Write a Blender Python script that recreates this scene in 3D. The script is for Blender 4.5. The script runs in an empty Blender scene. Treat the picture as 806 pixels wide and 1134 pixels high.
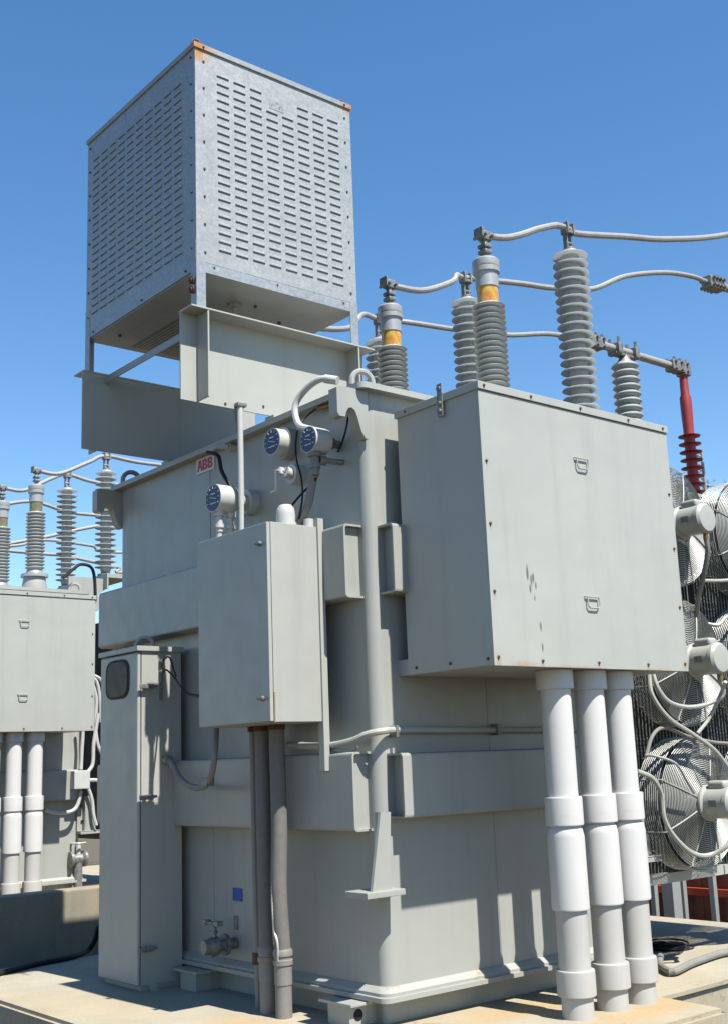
import bpy, bmesh, math, random
from mathutils import Vector, Matrix
random.seed(7)
R = math.radians
sc = bpy.context.scene
COL = sc.collection

# ------------------------------------------------------------------ camera
YAW, PIT, ROL, FPX = 0.6946233, 0.2104677, -0.0385977, 1294.45
CAM = Vector((0, 0, 1.35))
_f0 = Vector((math.sin(YAW), math.cos(YAW), 0)); _r0 = Vector((math.cos(YAW), -math.sin(YAW), 0)); _u0 = Vector((0, 0, 1))
FWD = _f0*math.cos(PIT) + _u0*math.sin(PIT)
_up = _u0*math.cos(PIT) - _f0*math.sin(PIT)
RGT = _r0*math.cos(ROL) + _up*math.sin(ROL)
UP = _up*math.cos(ROL) - _r0*math.sin(ROL)
cd = bpy.data.cameras.new('camera'); cam = bpy.data.objects.new('camera', cd); COL.objects.link(cam)
cd.sensor_fit = 'VERTICAL'; cd.sensor_height = 24; cd.lens = 24*FPX/1134
cd.clip_start = 0.05; cd.clip_end = 3000
m = Matrix((RGT, UP, -FWD)).transposed().to_4x4(); m.translation = CAM
cam.matrix_world = m
sc.camera = cam

# ------------------------------------------------------------------ sky, sun, exposure
SUN = Vector((0.05, -1.0, 1.62)).normalized()
w = bpy.data.worlds.new('World'); sc.world = w; w.use_nodes = True
nt = w.node_tree
bg = nt.nodes['Background']; sky = nt.nodes.new('ShaderNodeTexSky'); sky.sky_type = 'NISHITA'
sky.sun_disc = False; sky.sun_elevation = math.asin(SUN.z); sky.sun_rotation = math.atan2(SUN.x, SUN.y)
sky.air_density = 1.0; sky.dust_density = 0.0; sky.ozone_density = 1.0; sky.altitude = 100
hs = nt.nodes.new('ShaderNodeHueSaturation'); hs.inputs['Saturation'].default_value = 1.26; nt.links.new(sky.outputs[0], hs.inputs['Color'])
nt.links.new(hs.outputs[0], bg.inputs[0]); bg.inputs[1].default_value = 0.086
sl = bpy.data.lights.new('sun', 'SUN'); sl.energy = 5.0; sl.angle = R(0.53); sl.color = (1, 0.955, 0.88)
so = bpy.data.objects.new('sun', sl); COL.objects.link(so)
so.rotation_euler = SUN.to_track_quat('Z', 'Y').to_euler(); so.location = SUN*40
vs = sc.view_settings; vs.view_transform = 'Standard'; vs.look = 'None'; vs.exposure = 1.17; vs.gamma = 1; vs.use_curve_mapping = False

# ------------------------------------------------------------------ photo pixel -> point on a plane
def ray(x, y): return FWD + RGT*((x-403)/FPX) - UP*((y-567)/FPX)
def K(x, y, ax, v):
    d = ray(x, y); i = 'xyz'.index(ax); return CAM + d*((v-CAM[i])/d[i])

# ------------------------------------------------------------------ materials
MATS = {}
ALB = 0.57      # the photograph is exposed long: all base colours are a step darker than they look
def mat(name, col_, rough=0.5, metal=0.0, var=0.0, vscale=3.0, bump=0.0, bscale=200.0, streak=0.0, spec=0.5, dirt=None, stretch=(1, 1, 1), extra=None, buckle=0.0):
    col = tuple(c*ALB for c in col_)
    m = bpy.data.materials.new(name); m.use_nodes = True; n = m.node_tree.nodes; L = m.node_tree.links
    b = n['Principled BSDF']; b.inputs['Roughness'].default_value = rough; b.inputs['Metallic'].default_value = metal
    b.inputs['Specular IOR Level'].default_value = spec
    tc = n.new('ShaderNodeTexCoord'); out = None
    base = n.new('ShaderNodeRGB'); base.outputs[0].default_value = (*col, 1); cur = base.outputs[0]
    def noise(scale, st=(1, 1, 1), detail=5, rg=0.6):
        mp = n.new('ShaderNodeMapping'); mp.inputs['Scale'].default_value = st; L.new(tc.outputs['Object'], mp.inputs[0])
        t = n.new('ShaderNodeTexNoise'); t.inputs['Scale'].default_value = scale; t.inputs['Detail'].default_value = detail; t.inputs['Roughness'].default_value = rg
        L.new(mp.outputs[0], t.inputs[0]); return t.outputs[0]
    def ramp(sock, a, bb, ca, cb):
        r = n.new('ShaderNodeMapRange'); r.inputs[1].default_value = a; r.inputs[2].default_value = bb; r.inputs[3].default_value = ca; r.inputs[4].default_value = cb
        L.new(sock, r.inputs[0]); return r.outputs[0]
    def mix(fac, a, bcol, mode='MIX'):
        x = n.new('ShaderNodeMix'); x.data_type = 'RGBA'; x.blend_type = mode
        if isinstance(fac, float): x.inputs[0].default_value = fac
        else: L.new(fac, x.inputs[0])
        L.new(a, x.inputs[6])
        if isinstance(bcol, tuple): x.inputs[7].default_value = (*bcol, 1)
        else: L.new(bcol, x.inputs[7])
        return x.outputs[2]
    if var:
        f = ramp(noise(vscale, stretch), 0.3, 0.7, 0.0, 1.0)
        d = tuple(c*(1-var) for c in col); cur = mix(f, cur, d)
    if streak:
        f = ramp(noise(9, (1, 1, 0.06), 4), 0.52, 0.78, 0.0, streak)
        cur = mix(f, cur, tuple(c*0.55 for c in col))
    if dirt:
        f = ramp(noise(dirt[1], dirt[4] if len(dirt) > 4 else (1, 1, 1), 6, 0.65), dirt[2], dirt[2]+0.16, 0.0, dirt[3])
        cur = mix(f, cur, dirt[0])
    if extra: cur = extra(n, L, tc, cur, noise, ramp, mix)
    L.new(cur, b.inputs['Base Color'])
    rr = ramp(noise(vscale*4+3), 0.3, 0.7, max(0.02, rough-0.07), min(1, rough+0.07)); L.new(rr, b.inputs['Roughness'])
    if bump:
        bp = n.new('ShaderNodeBump'); bp.inputs['Strength'].default_value = bump; bp.inputs['Distance'].default_value = 0.004
        L.new(noise(bscale, stretch, 3), bp.inputs['Height']); nrm = bp.outputs[0]
        if buckle:
            b2 = n.new('ShaderNodeBump'); b2.inputs['Strength'].default_value = 1.0; b2.inputs['Distance'].default_value = buckle
            L.new(noise(2.6, (1, 1, 1), 2), b2.inputs['Height']); L.new(nrm, b2.inputs['Normal']); nrm = b2.outputs[0]
        L.new(nrm, b.inputs['Normal'])
    MATS[name] = m; return m

def spots(points, col, amount):
    # rust or scuffs around fixed points (object space), broken up by noise
    def f(n, L, tc, cur, noise, ramp, mix):
        for (p, r, st) in points:
            mp = n.new('ShaderNodeVectorMath'); mp.operation = 'SUBTRACT'; mp.inputs[1].default_value = p; L.new(tc.outputs['Object'], mp.inputs[0])
            sc_ = n.new('ShaderNodeVectorMath'); sc_.operation = 'MULTIPLY'; sc_.inputs[1].default_value = st; L.new(mp.outputs[0], sc_.inputs[0])
            ln = n.new('ShaderNodeVectorMath'); ln.operation = 'LENGTH'; L.new(sc_.outputs[0], ln.inputs[0])
            a = ramp(ln.outputs['Value'], 0.0, r, 1.0, 0.0)
            k = ramp(noise(28, (1, 1, 0.5), 5), 0.35, 0.65, 0.35, 1.0)
            mu = n.new('ShaderNodeMath'); mu.operation = 'MULTIPLY'; L.new(a, mu.inputs[0]); L.new(k, mu.inputs[1])
            m2 = n.new('ShaderNodeMath'); m2.operation = 'MULTIPLY'; m2.inputs[1].default_value = amount; m2.use_clamp = True; L.new(mu.outputs[0], m2.inputs[0])
            cur = mix(m2.outputs[0], cur, col)
        return cur
    return f

PAINT = (0.51, 0.52, 0.47)
paint = mat('grey_paint', PAINT, 0.42, buckle=0.006, var=0.07, vscale=1.3, bump=0.05, bscale=260, streak=0.16, dirt=((0.30, 0.27, 0.20), 6.0, 0.66, 0.25))
paint_tank = mat('tank_paint', (0.473, 0.482, 0.442), 0.38, buckle=0.006, var=0.10, vscale=0.9, bump=0.07, bscale=180, streak=0.30, dirt=((0.30, 0.27, 0.21), 3.0, 0.66, 0.30))
flange_m = mat('worn_flange_paint', (0.475, 0.482, 0.44), 0.42, var=0.12, vscale=2, bump=0.1, bscale=120, dirt=((0.21, 0.12, 0.045), 7, 0.60, 0.75))
paint_clean = mat('cabinet_paint', (0.512, 0.522, 0.477), 0.42, buckle=0.006, var=0.09, vscale=1.1, bump=0.05, bscale=300, streak=0.26)
paint_white = mat('pale_fitting_paint', (0.66, 0.67, 0.64), 0.4, var=0.12, vscale=14, bump=0.05)
galv_extra = lambda n, L, tc, cur, noise, ramp, mix: galv_nodes(n, L, tc, cur, noise, ramp, mix)
def galv_nodes(n, L, tc, cur, noise, ramp, mix):
    for s, a in ((60, 0.5), (130, 0.42)):
        v = n.new('ShaderNodeTexVoronoi'); v.inputs['Scale'].default_value = s; L.new(tc.outputs['Object'], v.inputs[0])
        sp = n.new('ShaderNodeSeparateColor'); L.new(v.outputs['Color'], sp.inputs[0])
        f = ramp(sp.outputs[0], 0.1, 0.9, 0.0, a)
        cur = mix(f, cur, (0.20, 0.22, 0.225))
    return cur
def galv_rust(pts):
    sp = spots(pts, (0.36, 0.17, 0.05), 1.6)
    return lambda n, L, tc, cur, noise, ramp, mix: sp(n, L, tc, galv_nodes(n, L, tc, cur, noise, ramp, mix), noise, ramp, mix)
galv = mat('galvanised_steel', (0.66, 0.69, 0.69), 0.40, metal=0.45, var=0.12, vscale=2.2, bump=0.04, bscale=90, extra=galv_extra, dirt=((0.33, 0.32, 0.29), 5, 0.63, 0.35))
steel_plain = mat('pale_steel', (0.46, 0.48, 0.47), 0.45, metal=0.2, var=0.10, vscale=5, bump=0.04)
rust = mat('rusty_steel', (0.17, 0.06, 0.025), 0.85, var=0.45, vscale=60, bump=0.3, bscale=200)
bolt_m = mat('weathered_bolt', (0.20, 0.13, 0.085), 0.7, metal=0.3, var=0.4, vscale=80)
zinc = mat('zinc_fitting', (0.40, 0.40, 0.38), 0.5, metal=0.5, var=0.4, vscale=40, bump=0.2, bscale=150, dirt=((0.06, 0.05, 0.04), 40, 0.55, 0.8))
alu = mat('aluminium_conductor', (0.50, 0.49, 0.46), 0.45, metal=0.25, var=0.15, vscale=12, bump=0.12, bscale=160, dirt=((0.32, 0.29, 0.24), 18, 0.6, 0.5))
alucap = mat('cast_aluminium', (0.60, 0.61, 0.60), 0.38, metal=0.35, var=0.12, vscale=15, bump=0.06)
porc = mat('grey_porcelain', (0.50, 0.535, 0.525), 0.24, var=0.10, vscale=8, dirt=((0.22, 0.20, 0.16), 14, 0.6, 0.4))
sili = mat('pale_silicone', (0.92, 0.95, 0.95), 0.5, var=0.10, vscale=7)
_n = sili.node_tree.nodes; _b = _n['Principled BSDF']; _t = _n.new('ShaderNodeBsdfTranslucent'); _t.inputs[0].default_value = (0.55, 0.58, 0.58, 1); _m = _n.new('ShaderNodeMixShader'); _m.inputs[0].default_value = 0.5
_o = _n['Material Output']; sili.node_tree.links.new(_b.outputs[0], _m.inputs[1]); sili.node_tree.links.new(_t.outputs[0], _m.inputs[2]); sili.node_tree.links.new(_m.outputs[0], _o.inputs[0])
redpoly = mat('red_polymer', (0.42, 0.035, 0.04), 0.5, var=0.2, vscale=9)
pvc = mat('pvc_plastic', (0.80, 0.79, 0.765), 0.42, var=0.06, vscale=4, streak=0.10, dirt=((0.36, 0.29, 0.20), 7, 0.62, 0.4, (1, 1, 2.2)))
pvc_old = mat('aged_pvc_plastic', (0.62, 0.605, 0.57), 0.5, var=0.10, vscale=5, streak=0.15, dirt=((0.36, 0.29, 0.20), 6, 0.58, 0.5, (0.6, 0.6, 3)))
flexm = mat('grey_flex_conduit', (0.225, 0.215, 0.20), 0.7, var=0.2, vscale=20, dirt=((0.17, 0.13, 0.09), 8, 0.55, 0.6))
greypipe = mat('grey_conduit_pipe', (0.29, 0.28, 0.255), 0.6, var=0.15, vscale=14, dirt=((0.20, 0.16, 0.11), 12, 0.58, 0.6))
blackp = mat('black_rubber', (0.018, 0.018, 0.02), 0.6, spec=0.25, var=0.2, vscale=30)
darkgl = mat('dark_glass', (0.02, 0.022, 0.022), 0.3, spec=0.12)
brass = mat('brass_fitting', (0.38, 0.24, 0.09), 0.5, metal=0.6, var=0.3, vscale=40)
blue = mat('blue_dial', (0.016, 0.05, 0.17), 0.45, var=0.12, vscale=30)
bluel = mat('blue_label', (0.015, 0.085, 0.50), 0.4)
whitem = mat('white_enamel', (0.78, 0.78, 0.76), 0.4, var=0.05)
redm = mat('red_lettering', (0.55, 0.01, 0.03), 0.4)
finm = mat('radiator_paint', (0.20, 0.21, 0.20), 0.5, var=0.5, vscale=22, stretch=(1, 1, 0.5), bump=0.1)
wire = mat('guard_wire', (0.58, 0.59, 0.55), 0.45, var=0.25, vscale=12)
def conc_extra(n, L, tc, cur, noise, ramp, mix):
    f = ramp(noise(1.1, (1, 1, 1), 7, 0.6), 0.45, 0.68, 0.0, 0.5); cur = mix(f, cur, (0.27, 0.20, 0.10))
    f = ramp(noise(38, (1, 1, 1), 4, 0.7), 0.56, 0.7, 0.0, 0.45); cur = mix(f, cur, (0.14, 0.12, 0.09))
    v = n.new('ShaderNodeTexVoronoi'); v.inputs['Scale'].default_value = 75; L.new(tc.outputs['Object'], v.inputs[0])
    cur = mix(ramp(v.outputs['Distance'], 0.10, 0.17, 0.75, 0.0), cur, (0.10, 0.085, 0.06))
    v = n.new('ShaderNodeTexVoronoi'); v.feature = 'DISTANCE_TO_EDGE'; v.inputs['Scale'].default_value = 0.7
    ad = n.new('ShaderNodeVectorMath'); ad.operation = 'ADD'; no = n.new('ShaderNodeTexNoise'); no.inputs['Scale'].default_value = 3; L.new(tc.outputs['Object'], no.inputs[0]); L.new(no.outputs['Color'], ad.inputs[0]); L.new(tc.outputs['Object'], ad.inputs[1]); L.new(ad.outputs[0], v.inputs[0])
    cur = mix(ramp(v.outputs['Distance'], 0.001, 0.0035, 0.35, 0.0), cur, (0.07, 0.06, 0.045))
    return cur
_st = spots([((5.3, 4.18, 0), .42, (.55, 2.4, 0)), ((5.6, 4.3, 0), .2, (1, 1.6, 0)), ((4.9, 4.75, 0), .3, (.5, 1.5, 0)), ((3.7, 5.6, 0), .25, (1, .6, 0))], (0.33, 0.19, 0.055), 0.8)
conc = mat('pad_concrete', (0.53, 0.48, 0.36), 0.85, var=0.22, vscale=2.5, bump=0.5, bscale=120, extra=lambda *a: _st(*a[:3], conc_extra(*a), *a[4:]))
concw = mat('wall_concrete', (0.37, 0.345, 0.27), 0.9, var=0.3, vscale=2.0, bump=0.5, bscale=70, streak=0.5, extra=conc_extra)
gravel = mat('gravel_ground', (0.165, 0.128, 0.078), 0.95, var=0.5, vscale=30, bump=1.0, bscale=60)
brown = mat('brown_board', (0.36, 0.13, 0.085), 0.8, var=0.35, vscale=9, bump=0.2, streak=0.4)
orange = mat('orange_red_paint', (0.62, 0.075, 0.02), 0.55, var=0.15, vscale=10)
leafm = mat('leaf_green', (0.045, 0.075, 0.022), 0.6, var=0.45, vscale=2.0)
bark = mat('bark', (0.10, 0.075, 0.05), 0.9, var=0.4, vscale=20, bump=0.5)
def amber_extra(n, L, tc, cur, noise, ramp, mix):
    cur = mix(ramp(noise(26, (1, 1, 0.5), 3), 0.42, 0.6, 0.0, 1.0), cur, (0.40, 0.15, 0.015))
    return mix(ramp(noise(14, (1, 1, 0.3), 4), 0.5, 0.66, 0.0, 0.8), cur, (0.42, 0.38, 0.22))
amber = mat('amber_oil_glass', (0.72, 0.50, 0.06), 0.12, spec=0.6, extra=amber_extra)
oldglass = mat('clouded_oil_glass', (0.30, 0.27, 0.13), 0.15, var=0.4, vscale=25, spec=0.6)
def perf_extra(n, L, tc, cur, noise, ramp, mix):
    mp = n.new('ShaderNodeMapping'); mp.inputs['Scale'].default_value = (34, 34, 0); L.new(tc.outputs['Object'], mp.inputs[0])
    fr = n.new('ShaderNodeVectorMath'); fr.operation = 'FRACTION'; L.new(mp.outputs[0], fr.inputs[0])
    su = n.new('ShaderNodeVectorMath'); su.operation = 'SUBTRACT'; su.inputs[1].default_value = (.5, .5, 0); L.new(fr.outputs[0], su.inputs[0])
    ln = n.new('ShaderNodeVectorMath'); ln.operation = 'LENGTH'; L.new(su.outputs[0], ln.inputs[0])
    return mix(ramp(ln.outputs['Value'], 0.30, 0.36, 1.0, 0.0), cur, (0.02, 0.02, 0.02))
perf = mat('perforated_sheet', (0.42, 0.41, 0.37), 0.5, metal=0.2, extra=perf_extra)

# ------------------------------------------------------------------ mesh helpers
class MB:
    def __init__(s): s.bm = bmesh.new()
    def box(s, a, b, bev=0.0, seg=2):
        a, b = Vector(a), Vector(b)
        r = bmesh.ops.create_cube(s.bm, size=1.0)
        c = (a+b)/2; d = b-a
        for v in r['verts']: v.co = Vector((v.co.x*d.x+c.x, v.co.y*d.y+c.y, v.co.z*d.z+c.z))
        if bev:
            es = list({e for v in r['verts'] for e in v.link_edges})
            bmesh.ops.bevel(s.bm, geom=es, offset=bev, segments=seg, affect='EDGES', profile=0.5)
        return s
    def rings(s, rs, closed=False, cap=True):
        vr = [[s.bm.verts.new(p) for p in r] for r in rs]
        n = len(vr[0])
        for i in range(len(vr)-(0 if closed else 1)):
            a, b = vr[i], vr[(i+1) % len(vr)]
            for j in range(n): s.bm.faces.new((a[j], a[(j+1) % n], b[(j+1) % n], b[j]))
        if cap and not closed:
            s.bm.faces.new(list(reversed(vr[0]))); s.bm.faces.new(vr[-1])
        return s
    def lathe(s, o, ax, prof, n=28, cap=True):
        o = Vector(o); ax = Vector(ax).normalized(); q = ax.to_track_quat('Z', 'Y').to_matrix(); u = q @ Vector((1, 0, 0)); v = q @ Vector((0, 1, 0))
        return s.rings([[o+ax*h+(u*math.cos(2*math.pi*k/n)+v*math.sin(2*math.pi*k/n))*max(r, 1e-4) for k in range(n)] for r, h in prof], cap=cap)
    def cyl(s, p0, p1, r, r1=None, n=20):
        p0, p1 = Vector(p0), Vector(p1); return s.lathe(p0, p1-p0, [(r, 0), (r if r1 is None else r1, (p1-p0).length)], n)
    def tube(s, pts, r, n=8, sub=6, rib=None, twist=0):
        pts = [Vector(p) for p in pts]
        if sub > 1 and len(pts) > 2:
            q = [pts[0]*2-pts[1]]+pts+[pts[-1]*2-pts[-2]]; o = []
            for i in range(1, len(q)-2):
                for k in range(sub):
                    t = k/sub; a, b, c, d = q[i-1], q[i], q[i+1], q[i+2]
                    o.append(0.5*((2*b)+(c-a)*t+(2*a-5*b+4*c-d)*t*t+(3*b-a-3*c+d)*t**3))
            o.append(pts[-1]); pts = o
        if rib:
            acc = [0.0]
            for a, b in zip(pts, pts[1:]): acc.append(acc[-1]+(b-a).length)
            k = int(acc[-1]/rib*2); o = []; i = 0
            for q in range(k+1):
                d = acc[-1]*q/k
                while i < len(acc)-2 and acc[i+1] < d: i += 1
                o.append(pts[i].lerp(pts[i+1], (d-acc[i])/max(1e-9, acc[i+1]-acc[i])))
            pts = o
        t0 = (pts[1]-pts[0]).normalized(); u = t0.orthogonal().normalized(); rs = []
        for i, p in enumerate(pts):
            t = (pts[min(i+1, len(pts)-1)]-pts[max(i-1, 0)]).normalized()
            u = (u-t*u.dot(t)).normalized(); v = t.cross(u)
            rr = r*(1+(0.028 if i % 2 else -0.028)) if rib else r
            rs.append([p+(u*math.cos(2*math.pi*k/n)+v*math.sin(2*math.pi*k/n))*rr for k in range(n)])
        return s.rings(rs)
    def torus(s, c, ax, RR, r, n=48, mm=5, a0=0, a1=None):
        c = Vector(c); ax = Vector(ax).normalized(); q = ax.to_track_quat('Z', 'Y').to_matrix(); u = q @ Vector((1, 0, 0)); v = q @ Vector((0, 1, 0))
        full = a1 is None; a1 = 2*math.pi if full else a1; rs = []
        for i in range(n if full else n+1):
            a = a0+(a1-a0)*i/n; d = u*math.cos(a)+v*math.sin(a)
            rs.append([c+d*(RR+r*math.cos(2*math.pi*k/mm))+ax*(r*math.sin(2*math.pi*k/mm)) for k in range(mm)])
        return s.rings(rs, closed=full)
    def eye(s, c, d, RR, r):
        c = Vector(c); d = Vector(d).normalized()
        return s.tube([c+d*RR-Vector((0, 0, RR*.35))]+[c+d*RR*math.cos(R(a))+Vector((0, 0, RR*math.sin(R(a)))) for a in range(0, 181, 15)]+[c-d*RR-Vector((0, 0, RR*.35))], r, 8, 1)
    def prism(s, poly, ax, lo, hi):
        # poly: 2-D outline in the other two axes (in xyz order)
        i = 'xyz'.index(ax); o = [k for k in range(3) if k != i]
        def P(p, h):
            v = [0, 0, 0]; v[i] = h; v[o[0]] = p[0]; v[o[1]] = p[1]; return v
        s.rings([[P(p, lo) for p in poly], [P(p, hi) for p in poly]]); return s
    def mesh(s, name, off=(0, 0, 0), smooth=35):
        bmesh.ops.translate(s.bm, verts=s.bm.verts, vec=-Vector(off))
        bmesh.ops.recalc_face_normals(s.bm, faces=s.bm.faces)
        me = bpy.data.meshes.new(name); s.bm.to_mesh(me); s.bm.free()
        for p in me.polygons: p.use_smooth = True
        me.set_sharp_from_angle(angle=R(smooth)); return me
def rrect(x0, x1, y0, y1, r, n=6):
    o = []
    for cx, cy, a in ((x1-r, y1-r, 0), (x0+r, y1-r, 90), (x0+r, y0+r, 180), (x1-r, y0+r, 270)):
        for k in range(n+1): t = R(a+90*k/n); o.append((cx+r*math.cos(t), cy+r*math.sin(t)))
    return o
def wl(o):
    v = Vector((0, 0, 0))
    while o: v += o.location; o = o.parent
    return v
def tag(o, label=None, cat=None, group=None, kind=None):
    if label: o['label'] = label
    if cat: o['category'] = cat
    if group: o['group'] = group
    if kind: o['kind'] = kind
    return o
def thing(name, loc, label, cat, group=None):
    o = bpy.data.objects.new(name, None); o.empty_display_size = 0.1; o.location = loc; COL.objects.link(o); return tag(o, label, cat, group)
def part(mb, name, mt, parent=None, origin=None, smooth=35):
    off = wl(parent) if parent else Vector((0, 0, 0))
    org = Vector(origin) if origin else off
    me = mb.mesh(name, org, smooth); me.materials.append(mt)
    o = bpy.data.objects.new(name, me); o.parent = parent; o.location = org-off; COL.objects.link(o)
    wn_ = o.modifiers.new('weighted_normals', 'WEIGHTED_NORMAL'); wn_.keep_sharp = True; wn_.weight = 80
    return o
def inst(me, name, parent, loc, rot=(0, 0, 0)):
    o = bpy.data.objects.new(name, me); o.parent = parent; o.location = Vector(loc)-(wl(parent) if parent else Vector()); o.rotation_euler = rot; COL.objects.link(o); return o
def copy_tree(o, off=None, parent=None):
    kids = list(o.children); c = o.copy(); COL.objects.link(c); c.parent = parent
    if off is not None: c.location = o.location+Vector(off)
    for k in kids: copy_tree(k, None, c)
    return c
def struct(mb, name, mt, **k): return tag(part(mb, name, mt, **k), kind='structure')
def shared(mb, name, mt):
    me = mb.mesh(name); me.materials.append(mt); return me
boltY = shared(MB().lathe((0, 0.004, 0), (0, -1, 0), [(0.0095, 0), (0.0095, 0.006), (0.006, 0.007), (0.006, 0.012)], 8), 'bolt', bolt_m)
boltX = shared(MB().lathe((0.004, 0, 0), (-1, 0, 0), [(0.0095, 0), (0.0095, 0.006), (0.006, 0.007), (0.006, 0.012)], 8), 'bolt', bolt_m)
OFF = Vector((0.14, 8.0, 0))       # the second, identical transformer stands 8 m behind

# ------------------------------------------------------------------ setting
GZ = -0.42
gm = MB()
gm.box((-400, -400, GZ-1), (600, 800, GZ)); struct(gm, 'ground', gravel)
def pad(off, name):
    o = Vector(off)
    mb = MB(); mb.prism([(3.07+o.x, 4.39+o.y), (4.45+o.x, 4.39+o.y), (4.45+o.x, 3.93+o.y), (5.645+o.x, 3.93+o.y), (5.645+o.x, 4.39+o.y), (8.36+o.x, 4.39+o.y), (8.36+o.x, 8.56+o.y), (3.07+o.x, 8.56+o.y)], 'z', GZ-0.2, 0.0)
    es = [e for e in mb.bm.edges if all(abs(v.co.z) < 1e-5 for v in e.verts)]
    bmesh.ops.bevel(mb.bm, geom=es, offset=0.022, segments=2, affect='EDGES')
    return struct(mb, name, conc, smooth=60)
pad((0, 0, 0), 'foundation_pad'); pad(OFF, 'foundation_pad')
mb = MB().box((0.5, 10.1, GZ-0.2), (9.5, 10.3, 0.335), 0.02)
tag(part(mb, 'containment_wall', concw), 'low stained concrete kerb wall in front of the farther transformer', 'wall')

# ------------------------------------------------------------------ power transformer
X0, X1, Y0, Y1, ZT = 4.17, 6.2, 4.97, 7.93, 3.455
def channel(mb, face, s0, s1, z0, z1, d=0.13, t=0.012):
    # pressed stiffener with open ends: face 'L' on the x = X0 wall, 'R' on the y = Y0 wall
    q = 0.022
    if face == 'L':
        prof = [(X0+0.002, z0), (X0-d+q, z0), (X0-d+q*.3, z0+q*.3), (X0-d, z0+q), (X0-d, z1-q), (X0-d+q*.3, z1-q*.3), (X0-d+q, z1), (X0+0.002, z1),
                (X0+0.002, z1-t), (X0-d+q, z1-t), (X0-d+t, z1-q), (X0-d+t, z0+q), (X0-d+q, z0+t), (X0+0.002, z0+t)]
        mb.prism(prof, 'y', s0, s1)
        for e in (s0+0.03, s1-0.04): mb.box((X0-d+t*.8, e, z0+t*.8), (X0+.002, e+0.01, z1-t*.8))
    else:
        prof = [(Y0+0.002, z0), (Y0-d+q, z0), (Y0-d+q*.3, z0+q*.3), (Y0-d, z0+q), (Y0-d, z1-q), (Y0-d+q*.3, z1-q*.3), (Y0-d+q, z1), (Y0+0.002, z1),
                (Y0+0.002, z1-t), (Y0-d+q, z1-t), (Y0-d+t, z1-q), (Y0-d+t, z0+q), (Y0-d+q, z0+t), (Y0+0.002, z0+t)]
        mb.prism(prof, 'x', s0, s1)
        for e in (s0+0.05, s1-0.06): mb.box((e, Y0-d+t*.8, z0+t*.8), (e+0.01, Y0+.002, z1-t*.8))
    return mb
LUG = [(0.02, 3.452), (-0.185, 3.452), (-0.205, 3.44), (-0.205, 3.29), (-0.19, 3.272), (-0.150, 3.272), (-0.142, 3.30), (-0.125, 3.328), (-0.10, 3.335), (-0.078, 3.322), (-0.062, 3.29), (-0.035, 3.205), (-0.005, 3.165), (0.02, 3.165)]
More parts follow.
